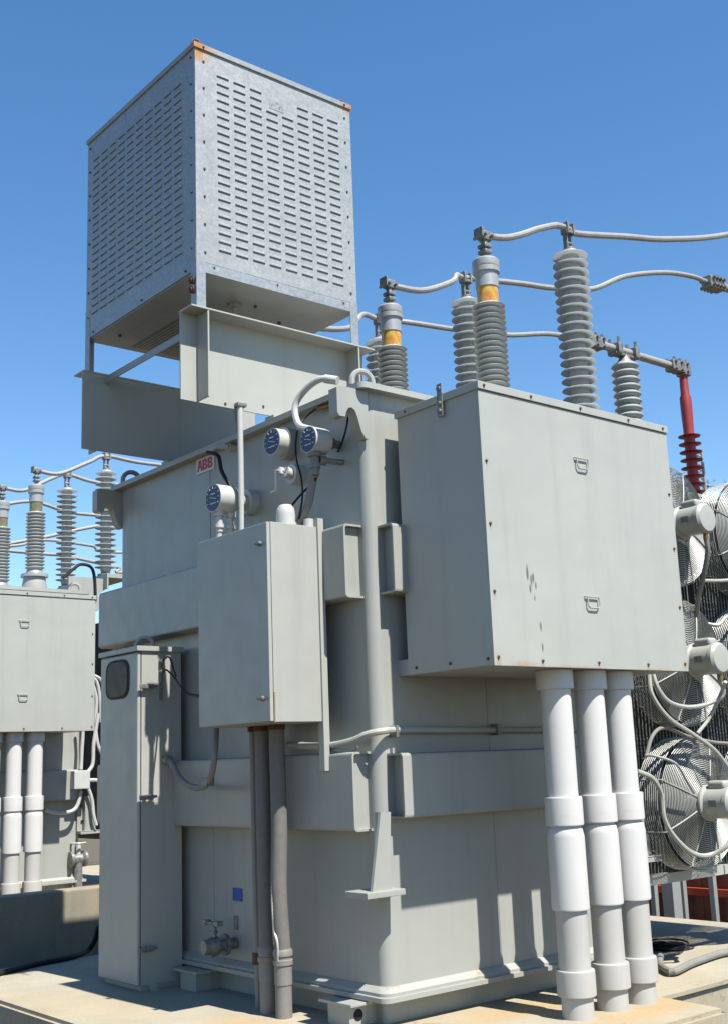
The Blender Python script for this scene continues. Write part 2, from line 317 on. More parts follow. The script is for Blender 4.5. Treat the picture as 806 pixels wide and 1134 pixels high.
def transformer(label, full):
    T = thing('power_transformer', (5.2, 6.45, 0), label, 'transformer', 'power transformers')
    part(MB().prism(rrect(X0, X1, Y0, Y1, 0.065), 'z', 0.15, ZT), 'tank_wall', paint_tank, T)
    mb = MB().prism(rrect(X0-.07, X1+.07, Y0-.07, Y1+.07, 0.05), 'z', 0.128, 0.152)
    mb.rings([[Vector((x, y, z)) for x, y in rrect(X0-d, X1+d, Y0-d, Y1+d, .065)] for d, z in ((.045, .150), (.045, .168), (.012, .192), (-.01, .195))])
    part(mb, 'base_flange', flange_m, T)
    part(MB().prism(rrect(X0+.04, X1-.04, Y0+.06, Y1-.06, 0.04), 'z', 0.0, 0.13), 'base_skirt', paint_tank, T)
    mb = MB().prism(rrect(X0-.065, X1+.065, Y0-.065, Y1+.065, 0.05), 'z', ZT-.001, ZT+.035)
    mb.prism(rrect(X0-.03, X1+.03, Y0-.03, Y1+.03, 0.05), 'z', ZT+.034, ZT+.045)
    part(mb, 'cover', paint_tank, T)
    for f, s0, s1, z0, z1 in (('L', 5.035, 8.0, 2.25, 2.67), ('L', 5.03, 8.0, 0.985, 1.405), ('R', 4.235, 6.15, 2.265, 2.66), ('R', 4.235, 6.15, 1.045, 1.39)):
        part(channel(MB(), f, s0, s1, z0, z1), 'stiffener', paint_tank, T)
    for x in (5.03, 5.75): part(MB().box((x, Y0-.003, .19), (x+.008, Y0+.01, ZT)), 'weld_seam', paint_tank, T)
    part(MB().box((X0-.003, 6.63, .19), (X0+.01, 6.638, ZT)), 'weld_seam', paint_tank, T)
    for x, sg in ((X0, 1), (X1, -1)):
        for y in (Y0-.012, Y1-.03):
            part(MB().prism([(x+sg*a, z) for a, z in LUG], 'y', y, y+.075), 'lifting_lug', paint_tank, T)
    for x, y in ((4.19, 5.0), (4.2, 7.8), (6.1, 5.0)):
        c = Vector((x, y, ZT+.04)); mb = MB().eye(c+Vector((0, 0, .025)), (1, -.25, 0), .066, .018)
        part(mb, 'lifting_eye', paint_tank, T)
    # jacking brackets on the corners
    for x, sg in ((X0, 1), (X1, -1)):
        mb = MB().box((x-sg*.21, Y0-.125, .66), (x+sg*.05, Y0+.06, .692), .004)
        mb.prism([(x-sg*.15, .69), (x-sg*.03, .69), (x-sg*.005, 1.085), (x-sg*.075, 1.085)], 'y', Y0-.095, Y0-.075)
        mb.prism([(Y0-.09, .69), (Y0+.01, .69), (Y0+.01, 1.085), (Y0-.085, 1.085)], 'x', min(x-sg*.03, x-sg*.012), max(x-sg*.03, x-sg*.012))
        mb.prism([(x-sg*.03, .69), (x+sg*.055, .69), (x+sg*.055, .955), (x-sg*.01, .955)], 'y', Y0-.03, Y0-.008)
        jb = part(mb, 'jacking_bracket', paint_tank, T)
        part(MB().cyl((x+sg*.0, Y0-.045, .80), (x+sg*.0, Y0-.028, .80), .012, n=12), 'bolt_hole', blackp, jb)
    for y in (5.10, 6.62):
        mb = MB().box((4.02, y, 0), (4.135, y+.012, .108), .003); mb.box((4.025, y+.012, 0), (4.22, y+.19, .104)); mb.box((4.0, y-.04, .106), (4.145, y+.24, .122), .003)
        jf = part(mb, 'jacking_foot', paint_tank, T)
        if y < 6: part(MB().cyl((4.078, y-.002, .058), (4.078, y+.004, .058), .03, n=18), 'jacking_hole', blackp, jf)
    mb = MB()
    # arrester shelf on the far side
    mb.box((6.66, 5.25, 3.74), (7.0, 8.05, 3.80), .006); mb.box((6.66, 5.25, 3.60), (6.68, 8.05, 3.74))
    for y in (5.35, 6.6, 7.85): mb.prism([(6.19, 3.2), (6.68, 3.60), (6.68, 3.738), (6.19, 3.738)], 'y', y, y+.03)
    part(mb, 'arrester_shelf', paint_tank, T)
    # pressure relief vent on the cover
    mb = MB().lathe((5.0, 6.9, ZT+.04), (0, 0, 1), [(.16, 0), (.16, .08), (.12, .085), (.12, .20), (.15, .205), (.15, .3), (.10, .33)], 24)
    part(mb, 'relief_vent', porc, T)
    if not full: return T
    # ---- gauges on the left wall
    def dial(name, face, r, depth, lab):
        f = Vector(face)
        g = part(MB().lathe(f, (1, 0, 0), [(r*.93, -.004), (r, -.004), (r, 0), (r, depth*.8), (r*.94, depth), (r*.5, depth+.005)], 32), 'gauge', paint_white, T)
        tag(g, lab)
        part(MB().lathe(f+Vector((-.004, 0, 0)), (-1, 0, 0), [(r*.92, 0), (r*.92, .002)], 32), 'dial_face', blue, g)
        mb = MB()
        for k in range(9):
            a = R(-30+k*30); d = Vector((0, math.cos(a), math.sin(a))); t = Vector((0, -d.z, d.y))
            p = f+Vector((-.0075, 0, 0))+d*r*.66; q = p+d*r*.16
            mb.tube([p, q], .0022, 4, 1)
        mb.tube([f+Vector((-.0075, 0, 0))-Vector((0, -.5, -.15))*r*.7, f+Vector((-.0075, 0, 0))+Vector((0, -.5, -.15))*r*.8], .0028, 4, 1)
        mb.box(f+Vector((-.008, -r*.4, -r*.42)), f+Vector((-.006, r*.35, -r*.34))); mb.box(f+Vector((-.008, -r*.25, r*.25)), f+Vector((-.006, r*.25, r*.34)))
        tag(part(mb, 'dial_markings', whitem, g), kind='stuff')
        return g
    g = dial('gauge', (4.03, 5.69, 3.30), .086, .1, 'large blue round dial beside the crank handle')
    part(MB().cyl((4.1, 5.69, 3.30), (4.172, 5.69, 3.30), .10, n=28), 'mounting_ring', paint_tank, g)
    g = dial('gauge', (3.95, 5.215, 3.187), .079, .12, 'blue round dial with a conduit below')
    mb = MB().cyl((4.07, 5.215, 3.187), (4.172, 5.215, 3.187), .024, n=14); mb.cyl((4.1, 5.215, 3.187), (4.13, 5.215, 3.187), .036, n=6)
    part(mb, 'stem', zinc, g)
    g = dial('gauge', (3.88, 6.13, 3.013), .091, .14, 'blue round dial standing far out on a thick stem')
    D = lambda x: (x, 6.13, 3.013)
    mb = MB().cyl(D(4.02), D(4.05), .045, n=20); mb.cyl(D(4.05), D(4.08), .058, n=20); mb.cyl(D(4.08), D(4.11), .045, n=20); mb.cyl(D(4.11), D(4.172), .085, n=24)
    part(mb, 'stem', paint_white, g)
    for y, x in ((6.13, 3.92), (6.13, 4.005)):
        mb = MB().cyl((x, y, 2.94), (x, y, 2.90), .034, n=16); mb.cyl((x, y, 2.90), (x, y, 2.80), .022, n=12); mb.cyl((x, y, 2.85), (x, y, 2.825), .030, n=12)
        mb.tube([(x, y, 2.82), (x, y, 2.74), (x, y-.05, 2.66), (x, y-.18, 2.60)], .018, 10)
        part(mb, 'gauge_conduit', paint_white, g)
    # crank handle on its round pad
    c = K(322, 525, 'x', 4.10)
    mb = MB().cyl((4.172, c.y, c.z), (4.10, c.y, c.z), .062, n=24); mb.cyl((4.10, c.y, c.z), (4.06, c.y, c.z+.01), .035, n=18)
    h = part(mb, 'tap_changer_handle', paint_white, T)
    p = Vector((4.05, c.y+.01, c.z)); mb = MB().tube([p+Vector((.01, 0, .02)), p+Vector((-.03, .03, .02)), p+Vector((-.03, .03, -.10)), p+Vector((-.03, .08, -.105))], .009, 8, 1); mb.cyl(p+Vector((0, .02, .04)), p+Vector((0, .02, .0)), .02, n=12)
    part(mb, 'crank', whitem, h)
    # name plate
    c = Vector((4.166, 6.68, 3.395)); pl = part(MB().box(c+Vector((-.004, -.115, -.055)), c+Vector((.005, .115, .055)), .001), 'name_plate', whitem, T)
    def stroke(poly, u0): return [(c.y-(u0+u), c.z+v) for u, v in poly]
    hh = .037
    for k, u0 in enumerate((-.098, -.031, .036)):
        mb = MB(); xs = (c.x-.0065, c.x-.0035)
        def add(poly): mb.prism(stroke(poly, u0), 'x', *xs)
        if k == 0:
            add([(0, -hh), (.018, -hh), (.033, hh), (.019, hh)]); add([(.046, -hh), (.064, -hh), (.045, hh), (.0335, hh)])
            add([(.0225, -.016), (.0415, -.016), (.0385, -.002), (.0255, -.002)])
        else:
            add([(0, -hh), (.018, -hh), (.018, hh), (0, hh)])
            for v0, v1, w_ in ((-hh, -.022, .048), (-.006, .008, .046), (.024, hh, .044)): add([(.0182, v0), (w_, v0), (w_, v1), (.0182, v1)])
            add([(.0405, -.0218), (.0482, -.034), (.057, -.028), (.059, -.012), (.054, -.002), (.0462, -.0062), (.0405, -.0062)])
            add([(.0385, .0082), (.0462, .0082), (.053, .006), (.056, .018), (.0525, .031), (.0442, .0365), (.0442, .0238), (.0385, .0238)])
        part(mb, 'letter', redm, pl)
    part(MB().box((4.163, 6.31, .54), (4.172, 6.41, .615), .001), 'blue_label', bluel, T)
    part(MB().box((4.16, 6.36, .37), (4.172, 6.40, .45), .003), 'rating_tag', zinc, T)
    part(MB().box((4.165, 5.93, 1.47), (4.172, 6.06, 1.535), .001), 'warning_label', whitem, T)
    # cable fitting by the name plate, with its dark lead
    c = K(247, 494, 'x', 4.08)
    mb = MB().cyl((4.172, c.y, c.z), (4.12, c.y, c.z), .03, n=14); mb.cyl((4.12, c.y, c.z), (4.05, c.y+.03, c.z), .02, n=12); mb.cyl((4.05, c.y+.03, c.z), (4.0, c.y+.06, c.z-.04), .016, n=12)
    f = part(mb, 'cable_fitting', paint_white, T)
    part(MB().tube([(4.0, c.y+.06, c.z-.04), K(242, 505, 'x', 3.99), K(246, 522, 'x', 4.0), K(258, 542, 'x', 4.03), K(268, 556, 'x', 4.05)], .013, 8), 'lead', blackp, f)
    # thick grey conduit below the right-hand dial
    mb = MB().cyl((3.99, 5.215, 3.11), (3.99, 5.215, 3.09), .04, n=16); mb.cyl((3.99, 5.215, 3.09), (3.99, 5.215, 2.98), .026, n=14); mb.cyl((3.99, 5.215, 3.05), (3.99, 5.215, 3.02), .034, n=14)
    mb.tube([(3.99, 5.215, 2.99), K(347, 530, 'x', 4.0), K(341, 560, 'x', 3.99), K(331, 580, 'x', 3.97), (3.95, 5.36, 2.67)], .024, 10)
    part(mb, 'gauge_conduit', greypipe, T)
    # capillary fittings and leads
    c = K(372, 511, 'x', 4.12); mb = MB().cyl((4.172, c.y, c.z), (4.02, c.y+.03, c.z), .018, n=12); mb.cyl((4.06, c.y+.02, c.z), (4.02, c.y+.03, c.z), .03, n=8)
    f = part(mb, 'capillary_fitting', zinc, T)
    part(MB().tube([(4.02, c.y+.03, c.z), K(350, 530, 'x', 4.0), K(335, 546, 'x', 4.0), K(323, 560, 'x', 3.93)], .007, 6), 'lead', blackp, f)
    mb = MB().tube([K(372, 447, 'x', 4.15), K(352, 452, 'x', 4.13), K(336, 465, 'x', 4.08), K(329, 480, 'x', 4.0), K(328, 505, 'x', 3.97), K(334, 530, 'x', 3.97), K(335, 552, 'x', 3.96), K(331, 575, 'x', 3.95)], .006, 6)
    part(mb, 'capillary_lead', blackp, T)
    part(MB().tube([K(370, 447, 'x', 4.14), K(352, 453, 'x', 4.12)], .013, 8, 1, rib=.02), 'spring_guard', brass, T)
    part(MB().tube([K(386, 455, 'x', 4.14), K(384, 472, 'x', 4.12), K(379, 490, 'x', 4.13), K(374, 500, 'x', 4.165)], .006, 6), 'capillary_lead', blackp, T)
    mb = MB().tube([K(372, 421, 'x', 4.10), K(355, 420, 'x', 4.06), K(338, 432, 'x', 4.03), K(327, 450, 'x', 4.0), K(331, 470, 'x', 3.99), (3.99, 5.225, 3.255)], .020, 10)
    mb.cyl(K(374, 421.5, 'x', 4.11), K(360, 419.5, 'x', 4.07), .027, n=12)
    part(mb, 'white_conduit', paint_white, T)
    # drain valve low on the left wall
    mb = MB().cyl((4.172, 6.38, .30), (3.93, 6.38, .30), .045, n=18); mb.cyl((4.07, 6.38, .30), (4.04, 6.38, .30), .085, n=18); mb.lathe((3.93, 6.38, .30), (1, 0, 0), [(.02, -.09), (.055, -.085), (.06, -.05), (.06, -.03), (.075, 0), (.075, .05), (.05, .07)], 18)
    mb.cyl((3.95, 6.38, .35), (3.95, 6.38, .47), .024, n=12); mb.cyl((3.95, 6.38, .40), (3.95, 6.38, .42), .04, n=6)
    vs = lambda m_: (bmesh.ops.scale(m_.bm, verts=m_.bm.verts, vec=(.74, .74, .74), space=Matrix.Translation((-4.172, -6.40, -.27))), m_)[1]
    vv = part(vs(mb), 'drain_valve', zinc, T)
    mb = MB().box((3.93, 6.30, .47), (3.97, 6.50, .49), .004); mb.box((3.92, 6.46, .46), (3.98, 6.52, .50), .006); mb.box((3.92, 6.28, .46), (3.98, 6.33, .50), .006)
    part(vs(mb), 'valve_handle', zinc, vv)
    part(vs(MB().cyl((3.93, 6.38, .245), (3.93, 6.38, .215), .018, n=6)), 'brass_plug', brass, vv)
    # conduit running round the corner below the boxes
    mb = MB().tube([K(318, 825, 'x', 4.05), K(360, 826, 'x', 4.06), (4.08, 5.08, 1.465), (4.11, 4.985, 1.495), (4.18, 4.925, 1.51), (4.3, 4.935, 1.515), (4.7, 4.945, 1.508), (5.1, 4.945, 1.505), (5.6, 4.945, 1.50), (6.1, 4.945, 1.50)], .019, 10)
    cn = part(mb, 'perimeter_conduit', paint, T)
    for x in (4.26, 5.05): part(MB().box((x, 4.91, 1.475), (x+.02, 4.972, 1.54), .004), 'conduit_clip', zinc, cn)
    mb = MB().tube([K(330, 823, 'x', 4.07), K(380, 832, 'x', 4.08), (4.10, 5.06, 1.43)], .012, 8); part(mb, 'thin_conduit', paint, T)
    return T
T1 = transformer('large grey power transformer tank with dial gauges and red lettered plate', True)
T2b = transformer('farther grey power transformer behind the low kerb wall, partly hidden', False)
T2b.location += OFF

# ------------------------------------------------------------------ bushings, arresters
BX, BY = 5.80, (5.48, 6.545, 7.61)
AX, AY = 6.755, (5.48, 6.63, 7.78)
def bushing(i, off, label, glass):
    b = Vector((BX, BY[i], ZT+.045))+Vector(off); z0 = b.z
    t = thing('oil_bushing', b, label, 'bushing', 'oil filled bushings')
    h = lambda z: z-3.5
    part(MB().lathe(b, (0, 0, 1), [(.20, 0), (.20, .02), (.155, .022), (.15, .10), (.135, .19), (.12, .215)], 28), 'turret', paint_tank, t)
    fl = part(MB().lathe(b, (0, 0, 1), [(.12, .21), (.165, .212), (.165, .25), (.11, .255), (.10, .29)], 28), 'flange', alucap, t)
    pr = [(.10, .28)]; n = 17; p = (h(4.53)-.31)/n
    for k in range(n):
        z = .31+k*p; pr += [(.088, z), (.118, z+p*.42), (.120, z+p*.52), (.112, z+p*.62), (.090, z+p*.92)]
    pr += [(.088, h(4.53))]
    part(MB().lathe(b, (0, 0, 1), pr, 32), 'insulator', porc, t)
    part(MB().lathe(b, (0, 0, 1), [(.078, h(4.525)), (.078, h(4.66))], 28), 'sight_glass', glass, t)
    part(MB().lathe(b, (0, 0, 1), [(.084, h(4.655)), (.084, h(4.765)), (.098, h(4.768)), (.099, h(4.80)), (.092, h(4.805)), (.099, h(4.82)), (.099, h(4.86)), (.085, h(4.875)), (.02, h(4.885))], 30), 'cap', alucap, t)
    mb = MB().cyl(b+Vector((0, 0, h(4.88))), b+Vector((0, 0, h(5.03))), .024, n=14)
    for z in (4.92, 4.965): mb.box(b+Vector((-.035, -.042, h(z))), b+Vector((.035, .042, h(z+.03))), .008)
    mb.box(b+Vector((-.045, -.036, h(5.025))), b+Vector((.055, .036, h(5.10))), .015)
    for q in (-1, 1):
        for x in (-.035, .03): mb.cyl(b+Vector((x, q*.04, h(5.055))), b+Vector((x, q*.068, h(5.055))), .013, n=6)
    mb.box(b+Vector((-.06, -.045, h(5.035))), b+Vector((-.044, .045, h(5.115))), .005)
    part(mb, 'terminal_clamp', zinc, t)
    return t
for i, l in ((0, 'oil bushing with amber sight glass nearest the louvre-free grey terminal box top'), (1, 'oil bushing with amber sight glass beside the lifting eye at the tank corner')):
    bushing(i, (0, 0, 0), l, amber)
bushing(2, (0, 0, 0), 'oil bushing hidden behind the galvanised louvred enclosure', amber)
for i, l in ((0, 'oil bushing with clouded sight glass, fully in view on the farther transformer'), (1, 'oil bushing at the left picture edge on the farther transformer')):
    bushing(i, OFF, l, oldglass)
def arrester(i, off, label):
    b = Vector((AX, AY[i], 3.80))+Vector(off); t = thing('surge_arrester', b, label, 'arrester', 'surge arresters')
    part(MB().lathe(b, (0, 0, 1), [(.10, 0), (.10, .02), (.06, .022), (.06, .07)], 24), 'base', zinc, t)
    pr = [(.06, .05)]; n = 18; p = (5.19-3.80-.08)/n
    for k in range(n):
        z = .08+k*p; pr += [(.068, z), (.069, z+p*.40), (.134, z+p*.38), (.139, z+p*.41), (.135, z+p*.46), (.074, z+p*.62)]
    pr += [(.066, 1.39), (.04, 1.395)]
    part(MB().lathe(b, (0, 0, 1), pr, 36), 'shed_stack', sili, t)
    mb = MB().box(b+Vector((-.032, -.012, 1.39)), b+Vector((-.018, .03, 1.56)), .003); mb.box(b+Vector((.018, -.012, 1.39)), b+Vector((.032, .03, 1.56)), .003)
    mb.cyl(b+Vector((0, 0, 1.385)), b+Vector((0, 0, 1.42)), .045, n=16); mb.cyl(b+Vector((-.04, 0, 1.46)), b+Vector((.04, 0, 1.46)), .014, n=8)
    for x in (-.045, .025): mb.box(b+Vector((x, -.04, 1.53)), b+Vector((x+.022, .04, 1.63)), .008)
    mb.box(b+Vector((-.05, -.03, 1.54)), b+Vector((.05, .03, 1.565)), .005)
    part(mb, 'conductor_clamp', zinc, t)
    return t
for i, l in ((0, 'tallest looking pale ribbed surge arrester, nearest, right of the amber bushings'), (1, 'pale ribbed surge arrester partly behind the nearer amber bushing'), (2, 'pale ribbed surge arrester almost hidden behind the amber bushing at the lifting eye')):
    arrester(i, (0, 0, 0), l)
for i, l in ((0, 'ribbed surge arrester seen behind the dark lifting lug, on the farther transformer'), (1, 'ribbed surge arrester right beside the clouded oil bushing of the farther transformer')):
    arrester(i, OFF, l)

# ------------------------------------------------------------------ conductors
def strand(pts, name, label, r=.026):
    return tag(part(MB().tube(pts, r, 10, 8), name, alu), label, 'conductor', 'overhead conductors')
ya, yb, yc = 5.48, 6.6, 7.7
def cz(i, off=(0, 0, 0)): return Vector((BX, BY[i], 5.065))+Vector(off)
def az(i, off=(0, 0, 0)): return Vector((AX, AY[i], 3.80+1.585))+Vector(off)
strand([cz(0)+Vector((-.04, 0, 0)), K(556, 263.5, 'y', ya), K(576, 260, 'y', ya), K(594, 254, 'y', ya), K(612, 250, 'y', ya), az(0)+Vector((-.10, 0, -.005)), az(0), az(0)+Vector((.12, 0, -.01)), K(690, 262, 'y', ya), K(740, 265, 'y', ya), K(806, 259.5, 'y', ya), K(900, 235, 'y', ya), K(900, 235, 'y', ya)+Vector((6, 0, .6)), K(900, 235, 'y', ya)+Vector((30, 0, 1))], 'conductor', 'topmost pale conductor from the nearer amber bushing out to the right')
cl = K(781, 312, 'y', yb)
strand([cz(1)+Vector((-.04, 0, 0)), cz(1)+Vector((.12, 0, 0)), cz(1)+Vector((.4, .02, .05)), cz(1)+Vector((.75, .05, .22)), az(1)+Vector((-.1, 0, 0)), az(1), K(575, 314, 'y', yb), K(612, 319, 'y', yb), K(655, 320, 'y', yb), K(692, 306, 'y', yb), K(735, 302, 'y', yb), K(765, 306, 'y', yb), cl], 'conductor', 'middle pale conductor sagging behind both ribbed stacks to a bolted joint')
d = (K(830, 328, 'y', yb)-cl)
t = thing('tubular_busbar', cl, 'short pale tube leaving the bolted joint at the right edge', 'busbar', 'tubular busbars')
part(MB().tube([cl, cl+d*3, Vector((cl.x+30, yb, (cl+d*3).z))], .042, 14, 1), 'tube', alu, t)
mb = MB()
for k in range(4):
    c = cl+d*(.06+.07*k); mb.box(c+Vector((-.05, -.065, -.07)), c+Vector((.05, .065, .07)), .02)
    for q in (-1, 1): mb.cyl(c+Vector((0, q*.06, .04)), c+Vector((0, q*.10, .04)), .02, n=6); mb.cyl(c+Vector((0, q*.06, -.04)), c+Vector((0, q*.10, -.04)), .02, n=6)
part(mb, 'bolted_joint', zinc, t)
e1 = K(655, 378, 'y', yc); e2 = K(690, 389, 'y', yc); e3 = K(752, 409, 'y', yc); e2.z = e3.z = e1.z = (e1.z+e3.z)/2
strand([cz(2)+Vector((-.04, 0, 0)), cz(2)+Vector((.15, 0, 0)), cz(2)+Vector((.5, .05, .1)), az(2)+Vector((-.2, 0, 0)), az(2), K(452, 357, 'y', yc), K(505, 365, 'y', yc), K(560, 371, 'y', yc), K(610, 370, 'y', yc), e1], 'conductor', 'lowest pale conductor running from behind the galvanised box to the level tube')
t = thing('tubular_busbar', e1, 'level pale tube between the conductor joint and the red termination', 'busbar', 'tubular busbars')
part(MB().cyl(e1, e3, .045, n=18), 'tube', alu, t)
for e_, st_, w_ in ((e1, -.1, .035), (e3, -.16, .045)):
    mb = MB()
    for k in range(3):
        c = e_+Vector((st_+.11*k, 0, 0)); mb.box(c+Vector((-w_, -.068, -.07)), c+Vector((w_, .068, .07)), .022)
        for q in (-1, 1): mb.cyl(c+Vector((0, q*.05, .06)), c+Vector((0, q*.05, .10)), .018, n=6); mb.cyl(c+Vector((0, -.06, q*.045)), c+Vector((0, -.095, q*.045)), .018, n=6)
    mb.box(e_+Vector((st_-.03, -.062, -.062)), e_+Vector((st_+.25, .062, .062)), .01)
    part(mb, 'bolted_joint', zinc, t)
# post insulator and red termination on a steel frame
fr = thing('steel_support_frame', (e3.x-.5, yc, GZ), 'steel frame behind the radiators carrying the insulator and red termination', 'frame')
zp = e1.z-.14
for x in (e2.x, e3.x+.06): part(MB().box((x-.07, yc-.07, GZ), (x+.07, yc+.07, 4.0), .01), 'column', steel_plain, fr)
part(MB().box((e2.x-.25, yc-.09, 4.0), (e3.x+.35, yc+.09, 4.16), .008), 'beam', steel_plain, fr)
b = Vector((e2.x, yc, 4.16)); t = thing('post_insulator', b, 'grey ribbed post insulator holding up the level tube', 'insulator')
pr = [(.12, 0), (.12, .04)]; n = 17; p = (zp-4.16-.04)/n
for k in range(n): z = .04+k*p; pr += [(.115, z), (.155, z+p*.4), (.157, z+p*.52), (.15, z+p*.62), (.118, z+p*.92)]
part(MB().lathe(b, (0, 0, 1), pr+[(.11, zp-4.16)], 30), 'shed_stack', porc, t)
mb = MB().lathe(b, (0, 0, 1), [(.10, zp-4.165), (.075, zp-4.16+.03), (.06, zp-4.16+.06), (.06, zp-4.16+.09)], 20)
for s in (-1, 1):
    c = b+Vector((s*.15, 0, zp-4.16+.14)); mb.box(c+Vector((-.04, -.09, -.07)), c+Vector((.04, .09, .065)), .02)
    for q in (-.06, .06): mb.cyl(c+Vector((0, q, .05)), c+Vector((0, q, .13)), .02, n=6)
mb.box(b+Vector((-.2, -.05, zp-4.16+.07)), b+Vector((.2, .05, zp-4.16+.10)), .005)
part(mb, 'tube_clamp', zinc, t)
b = Vector((e3.x+.06, yc, 4.16)); zt = e3.z-.07-4.16; t = thing('cable_termination', b, 'red finned cable termination hanging from the end of the level tube', 'termination')
pr = [(.085, 0), (.085, .06)]; n = 8; p = .096
for k in range(n): z = .08+k*p; pr += [(.062, z), (.064, z+.012), (.128, z+.010), (.130, z+.016), (.064, z+.030)]
part(MB().lathe(b, (0, 0, 1), pr+[(.062, .08+n*p), (.068, zt-.42), (.068, zt-.28), (.052, zt-.25), (.048, zt)], 26), 'shed_sleeve', redpoly, t)
part(MB().box(b+Vector((-.05, -.07, zt-.02)), b+Vector((.08, .07, zt+.16)), .02), 'lug', zinc, t)
c = b+Vector((.17, -.03, 0)); mb = MB().cyl(c, c+Vector((0, 0, .62)), .018, n=8)
for k in range(5): mb.cyl(c+Vector((0, 0, .1+k*.11)), c+Vector((-.1, .02, .1+k*.11)), .008, n=6)
part(mb, 'ladder_rod', steel_plain, t)

# farther transformer's conductors
o = OFF
strand([cz(0, o), cz(0, o)+Vector((.3, 0, .0)), cz(0, o)+Vector((.7, 0, .2)), az(0, o), az(0, o)+Vector((.6, 0, -.02)), az(0, o)+Vector((2.2, 0, .05))], 'conductor', 'top pale conductor of the farther transformer, over the dark lifting lug')
strand([cz(1, o), cz(1, o)+Vector((.3, 0, 0)), cz(1, o)+Vector((.7, .05, .22)), az(1, o), az(1, o)+Vector((.5, 0, -.06)), az(1, o)+Vector((1.6, 0, 0))], 'conductor', 'second pale conductor of the farther transformer, clamped beside the clouded bushing')
strand([cz(2, o)+Vector((-.6, 0, -.1)), cz(2, o)+Vector((.3, 0, 0)), cz(2, o)+Vector((.9, 0, .12)), cz(2, o)+Vector((1.6, 0, .02)), cz(2, o)+Vector((3, 0, .1))], 'conductor', 'third pale conductor of the farther transformer, passing behind both bushings')
for k, (zz, yy) in enumerate(((4.35, 18.6), (3.98, 18.2))):
    a = [(-120, 640), (-40, 612), (45, 596), (90, 586), (122, 581), (150, 582), (420, 600), (700, 600)] if k == 0 else [(-120, 600), (-40, 606), (45, 613), (75, 616), (130, 628), (160, 632), (420, 600), (700, 600)]
    strand([K(x, y, 'y', yy) for x, y in a], 'conductor', ('upper' if k == 0 else 'lower')+' thin far conductor low between the ribbed stacks at the left', .03)
strand([K(x, y, 'y', 18.4) for x, y in ((-120, 610), (-40, 608), (20, 604), (50, 598), (100, 604), (150, 612), (420, 605), (700, 600))], 'conductor', 'middle thin far conductor low between the ribbed stacks at the left', .026)

# ------------------------------------------------------------------ terminal boxes with their white conduits
TX0, TX1, TY0, TY1, TZ0, TZ1 = 4.335, 5.975, 4.205, 4.875, 1.81, 3.33
scuff = [((-.82+a, -.335, b), r_, (1, 0, k)) for a, b, r_, k in ((.285, .50, .012, .22), (.312, .455, .010, .25), (.328, .47, .010, .28), (.30, .41, .009, .3), (.345, .43, .008, .3), (.33, .36, .007, .35), (.362, .21, .010, .3), (.365, .10, .008, .25))]
drips = [((a, -.335, b), r_, (1, 0, k)) for a, b, r_, k in [(-.82+.36, .015, .02, .5), (0, .015, .018, .5), (.44, .015, .02, .5), (-.795, .02, .03, .6), (.795, .02, .03, .6), (-.795, .37, .014, .4), (-.795, .73, .014, .4), (-.795, 1.07, .014, .4), (.795, .37, .014, .4), (.795, .73, .014, .4)]]+[((-.60, -.335, 0), .05, (.35, 0, 1.5)), ((-.2, -.335, -.004), .03, (.1, 0, 1.6)), ((.5, -.335, -.004), .03, (.15, 0, 1.6))]
_sa, _sb = spots(scuff, (0.10, 0.09, 0.08), 2.4), spots(drips, (0.27, 0.14, 0.05), 0.9)
term_front = mat('terminal_box_paint', (0.512, 0.525, 0.482), 0.44, buckle=0.007, var=0.09, vscale=1.3, bump=0.06, bscale=300, streak=0.26, extra=lambda *a: _sb(*a[:3], _sa(*a), *a[4:]))
